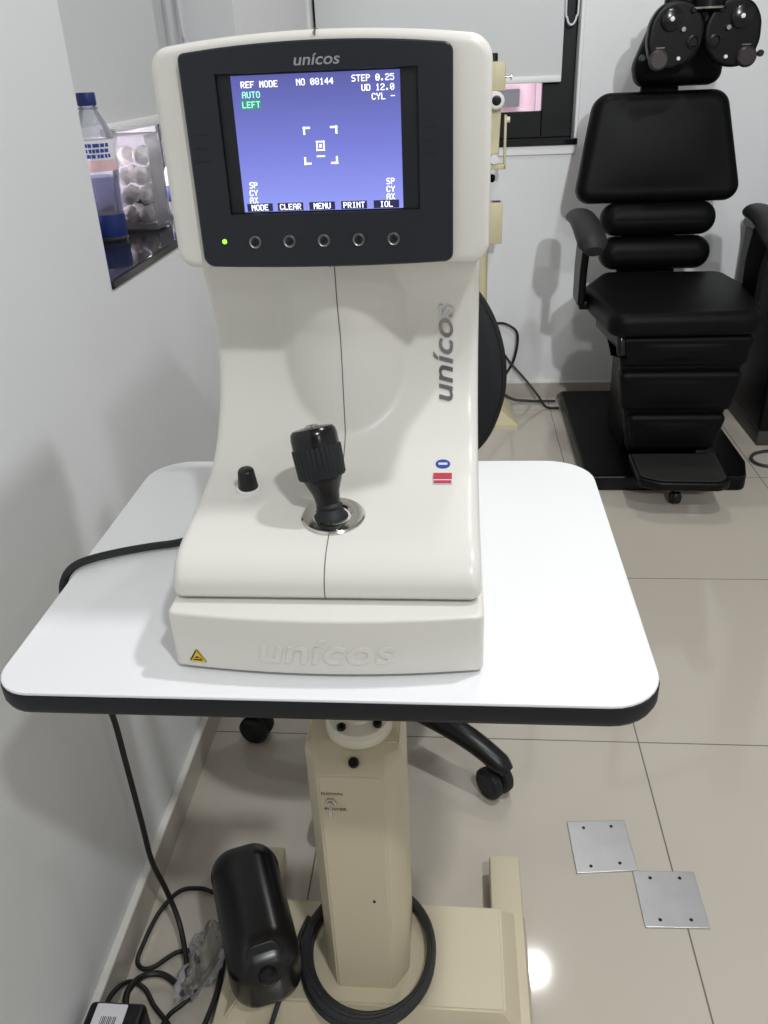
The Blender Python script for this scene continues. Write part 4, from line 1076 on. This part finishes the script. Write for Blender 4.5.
obj('power_cord', tube(bmesh.new(), [(-0.230, 0.775, 0.774), (-0.260, 0.752, 0.770), (-0.291, 0.738, 0.7675), (-0.319, 0.731, 0.7665), (-0.347, 0.720, 0.7665), (-0.372, 0.706, 0.7665), (-0.386, 0.694, 0.765), (-0.394, 0.684, 0.756), (-0.398, 0.680, 0.735), (-0.412, 0.70, 0.66), (-0.432, 0.755, 0.56),
       (-0.446, 0.803, 0.471), (-0.448, 0.811, 0.379), (-0.447, 0.812, 0.263), (-0.446, 0.812, 0.179), (-0.443, 0.828, 0.095), (-0.424, 0.808, 0.045), (-0.402, 0.760, 0.028), (-0.398, 0.74, 0.024)], 0.0042, 8, 8), M_CORD, ar)['label'] = 'black power cord over the left table edge'
cable('black_cable', 'black cord in a wide floor loop between black power unit and baseboard',
      [(-0.33, 0.86, 0.04), (-0.393, 0.891, 0.010), (-0.423, 0.901, 0.006), (-0.456, 0.894, 0.006), (-0.478, 0.853, 0.006), (-0.486, 0.791, 0.006), (-0.484, 0.768, 0.006), (-0.471, 0.758, 0.006), (-0.455, 0.763, 0.006), (-0.430, 0.786, 0.006), (-0.408, 0.790, 0.006), (-0.390, 0.772, 0.008)], 0.0036, M_CORD)
cable('black_cable', 'thick black cord arching out of the power adapter beside the baseboard',
      [(-0.455, 0.640, 0.045), (-0.462, 0.672, 0.046), (-0.470, 0.705, 0.038), (-0.462, 0.735, 0.024), (-0.438, 0.744, 0.018), (-0.410, 0.730, 0.018), (-0.396, 0.712, 0.020)], 0.0048, M_CORD)
cable('black_cable', 'black cord curling round the top of the adapter and across the floor',
      [(-0.485, 0.652, 0.060), (-0.487, 0.690, 0.050), (-0.478, 0.722, 0.030), (-0.456, 0.722, 0.016), (-0.436, 0.702, 0.008), (-0.406, 0.676, 0.006), (-0.384, 0.644, 0.006), (-0.36, 0.60, 0.006)], 0.0036, M_CORD)
cable('black_cable', 'black cord ending at the clear plastic bag near the adapter',
      [(-0.378, 0.726, 0.012), (-0.394, 0.708, 0.008), (-0.410, 0.690, 0.008), (-0.413, 0.664, 0.014), (-0.405, 0.62, 0.014)], 0.0036, M_CORD)
cable('black_cable', 'dark cord lying on the floor between the plastic bag and the black power unit',
      [(-0.356, 0.800, 0.008), (-0.351, 0.760, 0.006), (-0.350, 0.725, 0.006), (-0.354, 0.690, 0.006), (-0.362, 0.640, 0.006), (-0.37, 0.58, 0.006)], 0.0042, M_CORDG)
cable('black_cable', 'grey cord running from the cable coil past the black power unit over the cream foot',
      [(-0.218, 0.80, 0.0865), (-0.226, 0.765, 0.0865), (-0.224, 0.735, 0.0865), (-0.228, 0.705, 0.0865), (-0.236, 0.685, 0.0860), (-0.248, 0.655, 0.060), (-0.262, 0.635, 0.018), (-0.30, 0.56, 0.006)], 0.0036, M_CORDG)
# coil laid round the foot of the column: one cable, four turns
pts = []
T_ = 5
for k in range(T_ * 16 + 5):
    a = PI / 2 + 0.9 + 2 * PI * k / 16; t_ = k / 16
    q_ = (0.0, 1.0, 2.0, 0.6, 1.6, 0.9)[int(t_)] + ((0.0, 1.0, 2.0, 0.6, 1.6, 0.9)[min(5, int(t_) + 1)] - (0.0, 1.0, 2.0, 0.6, 1.6, 0.9)[int(t_)]) * (t_ - int(t_))
    rx = 0.0845 + 0.0042 * q_; ry = 0.093 + 0.0085 * q_
    pts.append((-0.123 + rx * math.cos(a) + 0.002 * math.sin(t_ * 3), 0.756 - 0.007 * q_ + ry * math.sin(a), 0.0885 + (0.0098 if t_ > 2.6 else 0.0) + 0.0015 * math.sin(t_ * 5)))
cable('cable_coil', 'dark grey cable coiled several turns round the foot of the cream column', pts, 0.0048, M_CORDG, 'cable', None, 3)
cable('wall_cable', 'thin black cable looping down the back wall beside the office chair', [(0.150, 3.205, 0.31), (0.185, 3.185, 0.312), (0.225, 3.18, 0.285), (0.232, 3.185, 0.235), (0.218, 3.19, 0.16), (0.185, 3.19, 0.10), (0.15, 3.17, 0.05)], 0.0052, M_CORD)
cable('wall_cable', 'thin black cable slanting across the back wall down to the chair base', [(0.12, 3.20, 0.30), (0.160, 3.195, 0.225), (0.205, 3.19, 0.16), (0.262, 3.17, 0.10), (0.315, 3.14, 0.04), (0.345, 3.10, 0.007), (0.394, 3.085, 0.007)], 0.0048, M_CORD)
cable('floor_cable', 'thin black cable lying on the floor along the back baseboard', [(0.15, 3.195, 0.055), (0.185, 3.185, 0.030), (0.225, 3.175, 0.010), (0.28, 3.17, 0.006), (0.34, 3.165, 0.006), (0.388, 3.165, 0.006)], 0.0052, M_CORD)
cable('floor_cable', 'grey cable loop on the floor at the right beside the refraction unit', [(1.06, 2.68, 0.006), (1.0, 2.655, 0.006), (0.972, 2.61, 0.006), (0.985, 2.565, 0.006), (1.04, 2.545, 0.006), (1.12, 2.55, 0.006), (1.2, 2.58, 0.006)], 0.0055, M_CORDG)

# clear plastic bag over the cord ends
bm = bmesh.new(); ball(bm, (0, 0, 0), 1, 40)
from mathutils import noise as mn
for v in bm.verts:
    n_ = v.co.copy(); f = 1 + 0.45 * mn.noise(n_ * 2.3) + 0.30 * (abs(mn.noise(n_ * 5.1)) - 0.2)
    v.co = Vector((n_.x * 0.026 * f, n_.y * 0.062 * f, max(0, (n_.z + 0.9)) * 0.022 * f + 0.002))
bm.transform(Matrix.Translation((-0.374, 0.765, 0.006)) @ Matrix.Rotation(-0.25, 4, 'Z'))
tag(recenter(obj('plastic_bag', bm, M_BAG, None, 20)), 'crumpled clear plastic bag over the cord ends on the floor', 'plastic bag')
